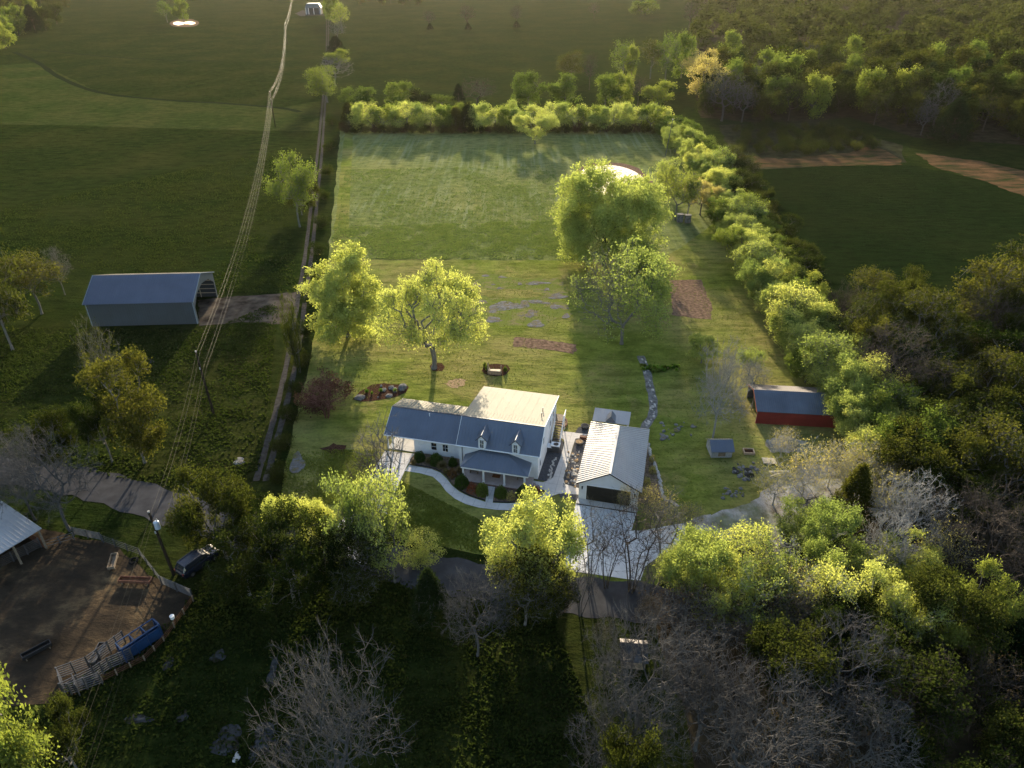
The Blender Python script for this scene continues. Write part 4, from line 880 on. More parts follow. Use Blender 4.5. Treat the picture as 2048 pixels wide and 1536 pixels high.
# trees just beyond it
for u, vb, vt, w, k, lf, l in [(655, 205, 135, 74, 'lacy0', L_mid, 'dark spreading tree at the head of the gravel track'), (718, 212, 172, 62, 'far0', L_mid, 'round green tree right of the gravel track, left of the rear boundary'),
    (806, 212, 168, 66, 'far1', L_mid, 'broad green tree behind the rear boundary, third from the track'), (842, 214, 178, 44, 'far2', L_dull, 'low dark green tree behind the rear boundary'),
    (884, 214, 190, 52, 'far0', L_mid, 'low green tree behind the middle of the rear tree line'), (918, 212, 168, 30, 'cedar0', L_dark, 'dark narrow cedar behind the rear tree line'),
    (955, 214, 156, 80, 'farbare0', None, 'purple-brown leafless tree behind the rear tree line'), (1056, 212, 150, 64, 'far1', L_mid, 'round green tree rising behind the rear boundary middle'),
    (1131, 212, 148, 60, 'far2', L_mid, 'round green tree below the dark lace-crowned tree'), (1142, 160, 104, 58, 'lacy0', L_olive, 'dark lace-crowned tree alone at the left end of the far woods'),
    (1178, 180, 105, 34, 'farbare1', None, 'thin leafless tree right of the lace-crowned tree'), (1210, 212, 145, 50, 'far0', L_mid, 'green tree behind the rear boundary, right half'),
    (1240, 212, 152, 46, 'far1', L_mid, 'yellow-green oval tree behind the rear boundary, right half'), (1275, 212, 152, 40, 'farbare0', None, 'brown leafless tree behind the rear boundary, right half'),
    (1315, 212, 162, 66, 'far2', L_mid, 'wide low green tree behind the rear boundary near its right corner'),
    (1245, 160, 82, 50, 'farlacy0', L_mid, 'tall airy green tree in the row above the rear boundary'), (1262, 158, 86, 26, 'far0', L_mid, 'slim green tree in the row above the rear boundary'),
    (1300, 158, 82, 56, 'farlacy1', L_olive, 'tall dark airy tree at the start of the far woods'), (1330, 160, 68, 54, 'farlacy0', L_mid, 'tall yellow-green tree at the start of the far woods'),
    (1362, 156, 74, 48, 'far1', L_mid, 'tall green tree left of the woodland cabin'), (1398, 170, 100, 66, 'lacy1', L_gold, 'bronze-leaved tree in front of the woodland cabin'), (1408, 215, 118, 78, 'lacy0', L_gold, 'large bronze-leaved tree by the far right corner of the property'),
    (1378, 60, 0, 40, 'farbare1', None, 'bare tree at the edge of the upper field')]:
    T(k, u, vb, vt, w, l, lf, B_grey if lf else B_dark)
for u, vb, vt, w, l in [(859, 57, 20, 30, 'leftmost of the four small bare trees in the upper field'), (935, 57, 8, 34, 'second of the four small bare trees in the upper field'),
    (1033, 54, 8, 26, 'third of the four small bare trees in the upper field'), (1188, 37, 4, 26, 'rightmost of the four small bare trees in the upper field')]:
    T('farbare%d' % (u % 2), u, vb, vt, w, l, None, B_dark, group='four bare trees in the upper field')
for u, vb in ((860, 60), (936, 59), (1033, 55)): T('cedar0', u, vb, vb - 13, 14, 'dark shrub wrapped round the foot of a bare tree in the upper field', L_dark, name='shrub', cat='shrub', group='shrubs at the feet of the field trees')
T('far0', 1290, 30, 0, 50, 'tree on the low scrub mound at the top of the upper field', L_mid)
for u, vb, vt, w, k, lf, l in [(672, 45, -8, 40, 'far1', L_mid, 'pale green tree at the top of the track hedgerow'), (684, 62, 8, 34, 'farlacy0', L_mid, 'second tree down the track hedgerow'), (676, 82, 40, 40, 'farbare0', None, 'purple-brown leafless tree in the track hedgerow'),
    (675, 118, 72, 46, 'cedar1', L_dark, 'dark cedar in the track hedgerow'), (677, 132, 98, 44, 'far2', L_mid, 'small round bright green tree below the dark hedgerow cedar'), (672, 172, 112, 70, 'farbare1', None, 'brown leafless tree above the spreading tree on the track hedgerow'),
    (368, 45, -4, 30, 'far0', L_mid, 'round green tree beside the small far pond'), (335, 45, 4, 30, 'farlacy1', L_mid, 'thinner tree left of the small far pond'),
    (600, 454, 312, 96, 'lacy1', L_mid, 'tall dark gold tree beside the gravel track'), (604, 430, 352, 70, 'round1', L_olive, 'lower olive-green tree behind the tall track-side tree'),
    (26, 700, 452, 130, 'lacy0', L_olive, 'tall spreading tree at the left edge left of the barn'), (84, 628, 505, 110, 'lacy1', L_olive, 'tree between the left edge and the barn'),
    (-20, 690, 560, 90, 'round1', L_olive, 'low tree cut by the left edge beside the tall spreading tree'), (130, 590, 500, 60, 'bare1', None, 'bare branching tree just left of the barn'),
    (290, 925, 690, 118, 'oval0', L_olive, 'tall ivy-clad tree in front of the barn'), (238, 830, 645, 84, 'bud0', L_olive, 'thin budding tree top overlapping the barn wall'), (225, 925, 760, 90, 'round2', L_dull, 'dark tree left of the tall ivy-clad tree'),
    (118, 930, 806, 130, 'round0', L_olive, 'round green tree above the road at the left'), (140, 1062, 860, 170, 'bare2', None, 'large bare tree beside the road at the left'), (70, 1040, 900, 130, 'bare0', None, 'bare tree between the cattle shed and the road'),
    (600, 745, 590, 34, 'bush1', L_dull, 'dark hedge shrub between track and property'),
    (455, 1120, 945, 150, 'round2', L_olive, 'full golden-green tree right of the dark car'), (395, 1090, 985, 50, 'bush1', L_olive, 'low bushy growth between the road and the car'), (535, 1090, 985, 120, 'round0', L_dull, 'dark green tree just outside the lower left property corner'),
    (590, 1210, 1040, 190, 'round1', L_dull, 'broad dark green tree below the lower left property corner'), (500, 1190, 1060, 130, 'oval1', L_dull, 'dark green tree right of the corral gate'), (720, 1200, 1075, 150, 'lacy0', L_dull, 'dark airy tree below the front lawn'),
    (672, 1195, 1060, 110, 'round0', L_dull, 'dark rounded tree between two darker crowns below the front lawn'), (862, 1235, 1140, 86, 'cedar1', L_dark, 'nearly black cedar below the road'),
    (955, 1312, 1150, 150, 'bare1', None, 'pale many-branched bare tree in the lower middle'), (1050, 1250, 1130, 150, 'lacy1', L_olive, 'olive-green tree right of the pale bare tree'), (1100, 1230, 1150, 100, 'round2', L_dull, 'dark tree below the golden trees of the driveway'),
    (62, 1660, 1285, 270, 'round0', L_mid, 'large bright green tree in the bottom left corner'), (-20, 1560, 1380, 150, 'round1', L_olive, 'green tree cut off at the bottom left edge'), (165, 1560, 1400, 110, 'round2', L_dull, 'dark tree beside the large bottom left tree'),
    (700, 1620, 1310, 290, 'bare0', None, 'wide pale bare tree at the bottom left of centre'), (1265, 1480, 1240, 240, 'bare1', None, 'large bare tree left of the old hut'), (1230, 1640, 1400, 210, 'bare2', None, 'bare tree at the bottom middle edge'),
    (1390, 1500, 1290, 220, 'bare0', None, 'large pale bare tree right of the old hut'), (1480, 1620, 1370, 280, 'bare2', None, 'wide bare tree at the bottom edge right of centre'), (1640, 1480, 1275, 230, 'bare1', None, 'spreading bare tree below the lower right corner'),
    (1560, 1330, 1200, 160, 'bare2', None, 'bare tree just outside the bottom boundary at the right'), (1440, 1300, 1195, 150, 'bud1', L_brown, 'brown budding tree just outside the bottom boundary'), (1360, 1290, 1180, 150, 'bud0', L_brown, 'brown thicket tree right of the hut'),
    (1290, 1215, 1120, 80, 'stems1', None, 'dark bare saplings below the garage driveway'), (1160, 1230, 1120, 80, 'stems0', None, 'dark upright saplings below the golden trees'),
    (1250, 1680, 1450, 150, 'round1', L_olive, 'small green tree at the bottom edge below the hut')]:
    T(k, u, vb, vt, w, l, lf, (B_grey if lf or not v_low(vb) else B_dimgrey), cat='shrub' if k.startswith('bush') else 'tree', name='shrub' if k.startswith('bush') else 'tree')
# ------------------------------------------------------------------ woods, scattered as single trees
def inside(p, poly):
    c = False; j = len(poly) - 1
    for i in range(len(poly)):
        if (poly[i][1] > p[1]) != (poly[j][1] > p[1]) and p[0] < (poly[j][0] - poly[i][0]) * (p[1] - poly[i][1]) / (poly[j][1] - poly[i][1]) + poly[i][0]: c = not c
        j = i
    return c
def forest(px, spacing, kinds, hr, label, group, seed, maxn=400, wr=(.7, .95), ub=(), vb=()):
    poly = [P(*q) for q in px]; r = random.Random(seed); xs_ = [p.x for p in poly]; ys_ = [p.y for p in poly]; pts = []; tries = 0
    sp = spacing if callable(spacing) else (lambda y: spacing)
    while tries < 16000 and len(pts) < maxn:
        tries += 1; x = r.uniform(min(xs_), max(xs_)); y = r.uniform(min(ys_), max(ys_))
        if not inside((x, y), poly): continue
        u, v, d = pj(x, y, 8)
        if u < -120 or u > 2170: continue
        s = sp(y)
        if all((x - a) ** 2 + (y - b_) ** 2 > s * s for a, b_ in pts): pts.append((x, y))
    for x, y in pts:
        k, lf, bk = r.choice(kinds); h = r.uniform(*hr); nm = 'cedar_tree' if 'cedar' in k else 'bare_tree' if 'bare' in k or 'stems' in k else 'budding_tree' if 'bud' in k else 'woodland_shrub' if 'bush' in k else 'woodland_tree'
        adj = {L_mid: 'mid-green', L_dull: 'dark green', L_olive: 'olive-green', L_dark: 'dark cedar', L_brown: 'brown budding', L_gold: 'bronze budding', L_bright: 'bright green', None: 'leafless grey'}[lf]
        u, v, d = pj(x, y, 0); w1 = [t for q, t in ub if u < q][:1]; w2 = [t for q, t in vb if v < q][:1]; ex = ', '.join(w1 + w2); ex = ', ' + ex if ex else ''
        plant(k, nm, (x, y, 0), h, h * r.uniform(*wr), ('tall ' if h > (hr[0] + 3 * hr[1]) / 4 else 'small ' if h < (3 * hr[0] + hr[1]) / 4 else '') + '%s%s %s%s' % (adj, '' if 'cedar' in adj else ' tree', label, ex), 'tree', lf, bk, '%s%ss %s' % (adj, '' if 'cedar' in adj else ' tree', group), r.uniform(0, 6.28))
    return len(pts)
FK = [('far0', L_olive, B_dark), ('far1', L_olive, B_dark), ('far1', L_mid, B_dark), ('far2', L_dull, B_dark), ('farlacy0', L_olive, B_dark), ('farlacy1', L_dull, B_dark), ('farbare0', None, B_dimgrey), ('far0', L_dull, B_dark), ('far2', L_olive, B_dark), ('cedar1', L_dark, B_dark)]
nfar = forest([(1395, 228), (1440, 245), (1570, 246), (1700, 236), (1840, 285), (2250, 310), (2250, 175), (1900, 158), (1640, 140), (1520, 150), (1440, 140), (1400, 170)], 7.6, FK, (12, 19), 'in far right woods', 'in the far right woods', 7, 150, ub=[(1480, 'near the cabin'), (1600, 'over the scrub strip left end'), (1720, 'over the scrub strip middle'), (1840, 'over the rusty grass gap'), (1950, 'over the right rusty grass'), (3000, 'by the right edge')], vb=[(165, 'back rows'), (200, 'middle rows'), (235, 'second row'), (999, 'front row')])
forest([(-80, 108), (40, 96), (90, 62), (135, 44), (140, 25), (-80, 15)], 14, FK, (14, 21), 'in the wood at the top left corner', 'in the top left wood', 8, 26)
forest([(700, 12), (900, 10), (900, 2), (700, 0)], 16, FK[:6], (9, 14), 'in the row along the top edge of the upper field', 'along the top of the upper field', 9, 12)
MK = [('round0', L_olive, B_grey), ('round1', L_dull, B_grey), ('round2', L_olive, B_grey), ('oval0', L_dull, B_grey), ('lacy0', L_olive, B_grey), ('lacy1', L_dull, B_grey), ('round1', L_dull, B_grey), ('bare1', None, B_dark)]
forest([(1452, 330), (1490, 370), (1540, 470), (1590, 545), (1630, 600), (1610, 610), (1560, 540), (1480, 430), (1430, 340)], 6.0, MK[:6], (7, 10), 'outside the upper right boundary', 'outside the upper right boundary', 10, 34, vb=[(380, 'at its top'), (430, 'beside the hives'), (490, 'upper middle'), (540, 'level with the tilled bed'), (9999, 'lowest part')])
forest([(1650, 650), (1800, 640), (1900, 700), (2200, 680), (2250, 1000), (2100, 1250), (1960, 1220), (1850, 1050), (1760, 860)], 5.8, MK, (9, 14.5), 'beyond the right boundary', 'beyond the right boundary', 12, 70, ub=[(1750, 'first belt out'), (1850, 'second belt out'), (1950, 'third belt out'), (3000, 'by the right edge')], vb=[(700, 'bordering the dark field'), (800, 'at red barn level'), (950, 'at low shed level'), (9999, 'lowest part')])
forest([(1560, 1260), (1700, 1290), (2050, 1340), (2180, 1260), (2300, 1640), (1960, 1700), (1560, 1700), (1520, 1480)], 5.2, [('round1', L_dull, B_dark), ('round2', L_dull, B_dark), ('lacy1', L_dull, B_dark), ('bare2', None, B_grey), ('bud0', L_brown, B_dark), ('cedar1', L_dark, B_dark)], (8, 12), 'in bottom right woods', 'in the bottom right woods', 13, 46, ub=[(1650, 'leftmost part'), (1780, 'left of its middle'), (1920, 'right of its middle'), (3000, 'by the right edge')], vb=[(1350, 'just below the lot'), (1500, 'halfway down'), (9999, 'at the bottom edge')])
forest([(2000, 622), (2060, 600), (2120, 640), (2100, 700), (1960, 700)], 7, [('lacy0', L_olive, B_grey), ('round0', L_olive, B_grey)], (15, 18), 'in the tall group beside the dark field', 'tall at the right edge', 14, 5)
forest([(1110, 1220), (1500, 1260), (1500, 1330), (1330, 1330), (1120, 1280)], 5.5, [('bud0', L_brown, B_grey), ('stems0', None, B_dark), ('bud1', L_brown, B_grey)], (3, 4.8), 'in the thicket along the road', 'along the road below the property', 15, 14, ub=[(1220, 'its left end'), (1320, 'left of the hut'), (1420, 'right of the hut'), (3000, 'its right end')])
# shrubs
forest([(1470, 262), (1640, 256), (1760, 285), (1745, 300), (1600, 312), (1480, 305)], 5, [('bush0', L_dull, B_dark), ('bush1', L_olive, B_dark)], (2.5, 4.5), 'standing as scrub between the dark field and the far woods', 'in the scrub strip', 16, 70, (1.0, 1.4))
for o in list(C.objects):
    if o.get('group', '').endswith('in the scrub strip'): o['category'] = 'shrub'; o.name = 'scrub_bush'
hs = [(583 - 22, 960), (575, 900), (592, 840), (603, 790), (612, 730), (622, 670), (630, 610), (638, 560), (644, 510), (650, 455), (656, 400), (662, 350), (668, 300), (673, 250)]
for k, (u, v) in enumerate(hs):
    T('bush%d' % (k % 2), u - 8, v, v - 34 + k * 1.2, 44 - k * 1.6, 'dark low shrub between gravel track and property, %dth from the road' % (k + 1), L_dull, B_dark, name='hedge_shrub', cat='shrub', group='hedge strip beside the gravel track')
# distant wood beyond the named trees: one mass
def distant_wood():
    rs = np.random.RandomState(3); V = []; off = 0; tr, cr, H, rx = PROTO['far0']; n = len(cr.vertices); co = np.zeros(n * 3, np.float32); cr.vertices.foreach_get('co', co); co = co.reshape(-1, 3)
    q = co.reshape(-1, 4, 3); q = q[::5]
    c0 = q.mean(axis=1, keepdims=True); q = c0 + (q - c0) * 1.7
    pts = []
    polys = [[P(1500, 128), P(1640, 138), P(1900, 156), P(2250, 172), P(3000, 60), P(3000, -62), P(1250, -62), P(1372, -5), P(1395, 110), P(1430, 95), P(1500, 90)], [P(-300, 20), P(150, 18), P(120, 2), P(-500, 0)]]
    for poly in polys:
        x0, x1 = min(p.x for p in poly), max(p.x for p in poly); y0, y1 = min(p.y for p in poly), max(p.y for p in poly); t = 0
        for _ in range(60000):
            x = rs.uniform(x0, x1); y = y0 + (y1 - y0) * rs.rand() ** 1.6
            if y > 1700 or not inside((x, y), poly): continue
            u, v, d = pj(x, y, 10)
            if -100 < u < 2150 and all((x - a_) ** 2 + (y - b_) ** 2 > (10 + y * .012) ** 2 for a_, b_ in pts[-700:]): pts.append((x, y))
            if len(pts) > 1500: break
    for x, y in pts[:2600]:
        s = rs.choice([.6, .8, 1.0, 1.2, 1.45, 1.75]); a = rs.rand() * 6.28; ca, sa = math.cos(a), math.sin(a); w = q.reshape(-1, 3) * [1.2 * s ** .5, 1.2 * s ** .5, s]
        V.append(np.stack([w[:, 0] * ca - w[:, 1] * sa + x, w[:, 0] * sa + w[:, 1] * ca + y, w[:, 2]], axis=1))
    V = np.concatenate(V); me = mesh_np('distant_wood', V, np.arange(len(V)).reshape(-1, 4), [L_wood])
    tag(ob('distant_wood', me), 'dark far-off wood rising to the top right of the picture', 'wood', kind='stuff')
L_wood = m_leaf('distant_wood_leaves', (.012, .018, .006), (.046, .054, .014), .45, scale=.045)
distant_wood()
# ------------------------------------------------------------------ clipped shrubs and grasses round the house
def shrub_mesh(name, seed, n, size, blades=False, rr=1.0):
    rs = np.random.RandomState(seed)
    if blades:
        a = rs.rand(n) * 6.283; r0 = .18 * rs.rand(n); r1 = r0 + (.35 + .55 * rs.rand(n)) * rr; z1 = .55 + .45 * rs.rand(n) - .3 * (r1 > .75)
        p0 = np.stack([np.cos(a) * r0, np.sin(a) * r0, np.zeros(n)], 1); p1 = np.stack([np.cos(a) * r1, np.sin(a) * r1, z1], 1); mid = (p0 + p1) / 2 + [0, 0, .22]
        side = np.stack([-np.sin(a), np.cos(a), np.zeros(n)], 1) * size
        V = np.stack([p0 - side, p0 + side, mid + side, mid - side, mid - side, mid + side, p1 + side * .2, p1 - side * .2], 1).reshape(-1, 3); return mesh_np(name, V, np.arange(len(V)).reshape(-1, 4), [L_grass])
    d = rs.randn(n, 3); d /= np.linalg.norm(d, axis=1, keepdims=True); d[:, 2] = np.abs(d[:, 2] + .15) ; rad = .55 + .45 * rs.rand(n) ** .4 + .06 * np.sin(d[:, 0] * 7 + seed) + .06 * np.sin(d[:, 1] * 8)
    c = d * rad[:, None]; a = rs.randn(n, 3); a /= np.linalg.norm(a, axis=1, keepdims=True); b = np.cross(a, rs.randn(n, 3)); b /= np.linalg.norm(b, axis=1, keepdims=True); s = size * (.6 + .8 * rs.rand(n))[:, None]
    V = np.stack([c - a * s, c + b * s * .6, c + a * s, c - b * s * .6], 1).reshape(-1, 3); return mesh_np(name, V, np.arange(4 * n).reshape(-1, 4), [L_shrub])
SH = [shrub_mesh('foliage', 1, 2600, .07), shrub_mesh('foliage', 2, 2600, .07)]
GRS = shrub_mesh('foliage', 3, 900, .02, True); TW = shrub_mesh('foliage', 4, 700, .08)
STM = MB().cyl((0, 0, 0), (.15, .05, .6), .06, .03, 5).cyl((0, 0, 0), (-.2, .1, .55), .05, .03, 5).cyl((0, 0, 0), (.05, -.2, .55), .05, .03, 5)
stm = mesh_np('stem', STM.v, STM.f, [B_dark])
def bush(u, v, wpx, h, me, mat, label, cat='shrub', name='round_shrub', group=None, sq=1.0):
    g = P(u, v); r = wpx * pj(g.x, g.y, .5)[2] / FPX / 2
    e = thing(name, g, label, cat, rng.uniform(0, 6), group); e.scale = (r, r * sq, h)
    o = ob('foliage', me, e); o.material_slots[0].link = 'OBJECT'; o.material_slots[0].material = mat; ob('stem', stm, e)
def rb1(X, Y, W, h, me, mat, label, **k): u, v = r1(X, Y); bush(u, v + 3, W / 3.413, h, me, mat, label, **k)
L_grn = L_shrub
rb1(340, 605, 80, 1.3, SH[0], L_grn, 'green shrub at the left end of the bed under the wing windows')
rb1(452, 625, 95, 1.4, SH[1], L_grn, 'large green shrub in the middle of the bed under the wing windows')
rb1(566, 640, 62, 1.2, SH[0], L_grn, 'small dark round shrub under the wing wall nearest the porch')
rb1(562, 715, 70, 1.2, TW, L_redshrub, 'russet shrub above the big round shrub left of the porch')
rb1(627, 780, 98, 1.6, SH[1], L_grn, 'big round green shrub at the left corner of the porch')
rb1(700, 820, 85, 1.2, TW, L_redshrub, 'red-brown shrub in the left bed before the porch')
rb1(765, 835, 92, 1.5, SH[0], L_mid, 'round yellow-green shrub left of the porch walk')
rb1(893, 850, 90, 1.4, SH[1], L_grn, 'round green shrub right of the porch walk')
rb1(962, 868, 70, 1.0, TW, L_gold, 'low golden-brown shrub between two green ones in the right bed')
rb1(1050, 850, 100, 1.6, SH[0], L_grn, 'large round green shrub at the right end of the porch')
rb1(1128, 826, 75, 1.2, TW, L_redshrub, 'russet shrub at the right tip of the right bed')
for X, Y, w, l in [(400, 625, 60, 'tan ornamental grass between two green shrubs under the wing'), (490, 655, 90, 'tan ornamental grass hanging over the curved path'), (520, 700, 50, 'small tan grass tuft by the curve of the path'), (610, 690, 60, 'tan grass tuft at the porch corner'), (300, 640, 50, 'tan grass tuft at the start of the curved path')]:
    rb1(X, Y, w, .9, GRS, L_grass, l, cat='ornamental grass', name='ornamental_grass')
for X, Y, w in [(525, 1178, 36), (620, 1172, 34), (718, 1172, 36), (560, 1192, 24)]:
    u, v = r3(X, Y); bush(u, v, w / 3.413, .6, GRS, L_tuft, 'bright green tuft in the boulder mulch bed', 'plant', 'green_tuft', 'green tufts in the boulder mulch bed')
for X, Y, w in [(1345, 1020, 30), (1470, 1030, 30), (1330, 1000, 22)]:
    u, v = r3(X, Y); bush(u, v, w / 3.413, .8, SH[0], L_mid, 'small green shrub beside the timber planter on the lawn', 'shrub', 'small_shrub', 'shrubs round the timber planter')
for X, Y, w in [(1865, 850, 60), (1890, 780, 55), (1930, 700, 55), (1925, 620, 45), (1900, 880, 60)]:
    u, v = r1(X, Y); bush(u, v, w / 3.413, 1.0, TW, L_gold, 'straw-coloured shrub in the strip between garage and stone edging', 'shrub', 'dry_shrub', 'dry shrubs right of the garage')
for k in range(46):
    t = k / 45; u = 1284 + 112 * t + rng.uniform(-3, 3); v = 738 + 3 * math.sin(t * 6) + rng.uniform(-6, 6)
    if k < 30: bush(u, v, 10, .55, GRS, L_tuft if k % 3 else L_mid, 'low tuft in the planted band crossing the lawn above the creek', 'plant', 'grass_tuft', 'planted band across the lawn')
# ------------------------------------------------------------------ stones
def rock_mesh(seed, flat=.5, sub=2, rough=.22):
    import bmesh
    bm = bmesh.new(); bmesh.ops.create_icosphere(bm, subdivisions=sub, radius=1); rs = random.Random(seed)
    ph = [rs.uniform(0, 6) for _ in range(6)]
    for v in bm.verts:
        c = v.co.copy(); k = 1 + rough * (math.sin(c.x * 3 + ph[0]) + math.sin(c.y * 3.5 + ph[1]) + math.sin(c.z * 3 + ph[2])) * .6 + rs.uniform(-.07, .07)
        v.co = Vector((c.x * k, c.y * k, max(c.z * k * flat, -.15)))
    me = bpy.data.meshes.new('stone'); bm.to_mesh(me); bm.free(); me.materials.append(M_rock); return me
RK = [rock_mesh(i, .6) for i in range(4)]; SL = [rock_mesh(10 + i, .12, 3, .5) for i in range(4)]
def rock(u, v, wpx, hpx, label, mat=M_rock, flat=False, name='stone', cat='stone', group=None, hz=None):
    g = P(u, v); d = pj(g.x, g.y, 0)[2]; sx = wpx * d / FPX / 2; sy = hpx * d / FPX / 2 / max(.35, math.sin(math.atan2(CAM_H, g.y)))
    me = (SL if flat else RK)[rng.randrange(4)]
    o = ob(name, me, None, (g.x, g.y, .03)); o.scale = (sx, max(sy, sx * .25), hz or (sx if not flat else max(.9, sx * .35))); o.rotation_euler = (0, 0, rng.uniform(-.3, .3))
    o.material_slots[0].link = 'OBJECT'; o.material_slots[0].material = mat; return tag(o, label, cat, group)
edge = [(1296, 888), (1299, 900), (1301, 910), (1306, 922), (1311, 935), (1316, 948), (1320, 962), (1322, 976), (1325, 990), (1332, 1000), (1345, 1004), (1352, 1012)]
ec = cat([Vector((*p, 0)) for p in edge], 5)
for p in ec: rock(p.x + rng.uniform(-1.5, 1.5), p.y, rng.uniform(4.5, 8), rng.uniform(4, 6.5), 'pale stone in the curved stone edging right of the garage', M_rockpale, name='edging_stone', group='stone edging right of the garage')
for k in range(70):
    t = rng.random(); c = [(1281, 712), (1294, 745), (1300, 775), (1306, 800), (1305, 830), (1292, 852)]; i = min(4, int(t * 5)); f = t * 5 - i
    u = c[i][0] * (1 - f) + c[i + 1][0] * f + rng.uniform(-6, 6); v = c[i][1] * (1 - f) + c[i + 1][1] * f
    rock(u, v, rng.uniform(3, 6), rng.uniform(2.5, 4.5), 'grey stone lining the dry creek bed', M_rockpale if k % 2 else M_rock, name='creek_stone', group='stones of the dry creek')
for k in range(60):
    u, v = r1(rng.uniform(1340, 1420), rng.uniform(560, 800)); 
    if rng.random() < .8: rock(u - (v - 930) * .12, v, rng.uniform(3, 7), rng.uniform(3, 5.5), 'brownish stone in the rock bed beside the garage wall', M_rockpale if k % 3 else M_chips, name='bed_stone', group='stones in the bed beside the garage')
for k in range(26):
    t = k / 25; u, v = r1(1215 + 45 * t + rng.uniform(-12, 12), 755 - 150 * t); rock(u, v, 4.5, 4, 'pale stone at the foot of the dark gravel bed beside the farmhouse', M_rockpale, name='bed_stone', group='stones beside the farmhouse gravel bed')
for X, Y, w, h, l in [(475, 1212, 66, 36, 'flat grey boulder at the left tip of the boulder bed'), (765, 1150, 80, 40, 'largest grey boulder at the right of the boulder bed'), (715, 1165, 50, 28, 'grey boulder left of the largest in the boulder bed'),
    (690, 1148, 40, 22, 'upper grey boulder in the boulder bed'), (675, 1200, 46, 24, 'lower grey boulder in the boulder bed'), (640, 1162, 34, 22, 'small boulder in the centre of the boulder bed'), (622, 1135, 24, 14, 'small pale stone at the top of the boulder bed'), (600, 1212, 16, 10, 'tiny white stone low in the boulder bed')]:
    u, v = r3(X, Y); rock(u, v, w / 3.413, h / 3.413, l, M_rock, name='boulder', cat='boulder')
big = {0, 1, 2}
for k, (X, Y, w, h) in enumerate([(1500, 585, 200, 60), (1400, 680, 130, 30), (1640, 640, 80, 40), (1890, 655, 50, 28), (1820, 590, 70, 34), (1690, 710, 110, 40), (1270, 445, 80, 20), (1450, 390, 44, 15), (1340, 380, 60, 12), (1570, 435, 44, 15), (1390, 440, 25, 12),
    (1430, 465, 30, 12), (1700, 430, 130, 25), (1755, 475, 44, 18), (1840, 520, 130, 30), (1320, 560, 80, 20), (1600, 570, 90, 30), (1700, 560, 120, 26), (1390, 620, 60, 22)]):
    u, v = r3(X, Y); rock(u, v, w / 3.413 * 1.0, h / 3.413, ['widest flat limestone slab showing through the back lawn', 'long dark limestone slab below the widest one in the back lawn', 'blue-grey limestone slab right of the long dark one in the back lawn'][k] if k in big else 'flat grey limestone patch showing through the back lawn', M_slab, True, 'limestone_slab', 'rock slab', None if k in big else 'limestone patches in the back lawn', hz=.22)
for u, v, w, h, l in [(598, 924, 30, 34, 'pale flat rock in the grass at the left boundary'), (455, 1480, 78, 40, 'big dark flat boulder at the bottom left, left one of a pair'), (528, 1478, 66, 44, 'big dark flat boulder at the bottom left, right one of a pair'),
    (575, 1500, 26, 40, 'upright grey boulder beside the bottom bare tree'), (475, 1514, 14, 16, 'small white rock below the pair of dark boulders'), (508, 1506, 24, 26, 'grey rock between the dark boulders'),
    (340, 1323, 22, 26, 'grey rock in the lower pasture beside the corral'), (440, 1312, 30, 20, 'flat grey rock in the lower pasture'), (545, 1345, 24, 40, 'long grey rock in the lower pasture left of the bare tree'), (368, 1432, 22, 18, 'round dark rock in the lower pasture'),
    (280, 1437, 44, 20, 'long brown rock at the bottom left pasture'), (290, 722, 30, 14, 'dark flat rock in the pasture below the barn'), (480, 922, 26, 12, 'flat grey rock beside the road edge below the track')]:
    rock(u, v, w, h, l, M_rockpale if 'white' in l else M_slabdark if 'dark' in l or v > 1300 else M_slab, True, 'flat_rock', 'rock', hz=.5)
for k in range(64):
    X, Y = rng.choice([(rng.uniform(90, 420), rng.uniform(640, 800)), (rng.uniform(640, 860), rng.uniform(1230, 1330)), (rng.uniform(740, 960), rng.uniform(1000, 1160))]); u, v = r5(X, Y)
    w = rng.uniform(3, 10); rock(u, v, w, w * .6, 'small grey field stone lying in the lawn right of the stone edging', M_rock, rng.random() < .5, 'field_stone', 'stone', 'field stones in the right lawn')
for X, Y, w, h, l in [(125, 770, 80, 50, 'triangular grey slab in the lawn right of the dry creek'), (240, 715, 56, 30, 'oval grey slab in the lawn right of the triangular one'), (765, 1075, 60, 50, 'dark boulder left of the sloping dark slab by the rocky yard'), (880, 1095, 130, 70, 'sloping dark slab at the top left of the rocky yard')]:
    u, v = r5(X, Y); rock(u, v, w / 4.452, h / 4.452, l, M_slabdark if 'dark' in l else M_slab, True, 'rock_slab', 'rock slab', hz=.8)
# ------------------------------------------------------------------ lawn and yard objects
tp = thing('timber_planter', P(990, 746), 'low timber planter with two tall posts on a mulch oval behind the farmhouse', 'planter', R(-8))
MB().box(-1.05, 1.05, -.7, -.55, 0, .75).build('front_board', M_wood, tp); MB().box(-1.05, -.92, -.54, .6, 0, .6).build('side_board', M_wood, tp); MB().box(.92, 1.05, -.54, .6, 0, .6).build('side_board', M_wood, tp)
MB().slab([(-.9, -.5, .4), (.9, -.5, .5), (.9, .5, .5), (-.9, .5, .4)], .1).build('soil', M_palewood, tp)
for x, h in ((-1.1, 1.9), (1.1, 1.6)): MB().box(x - .1, x + .1, -.45, -.25, 0, h).prismy([(x - .1, h), (x + .1, h), (x, h + .2)], -.45, -.25).build('post', M_wood, tp)
for (X, Y, l, mt) in [(1427, 505, 'round basin with rusty filling in the dark bed beside the garage', M_chips), (1466, 395, 'round stone basin on the gravel circle behind the path', M_rockdark)]:
    q = thing('round_basin', P(*r1(X, Y)), l, 'basin'); b = MB(); b.cyl((0, 0, .06), (0, 0, .42), .45, .62, 18); b.build('bowl', M_rock, q); MB().cyl((0, 0, .40), (0, 0, .45), .5, .5, 18).build('filling', mt, q)
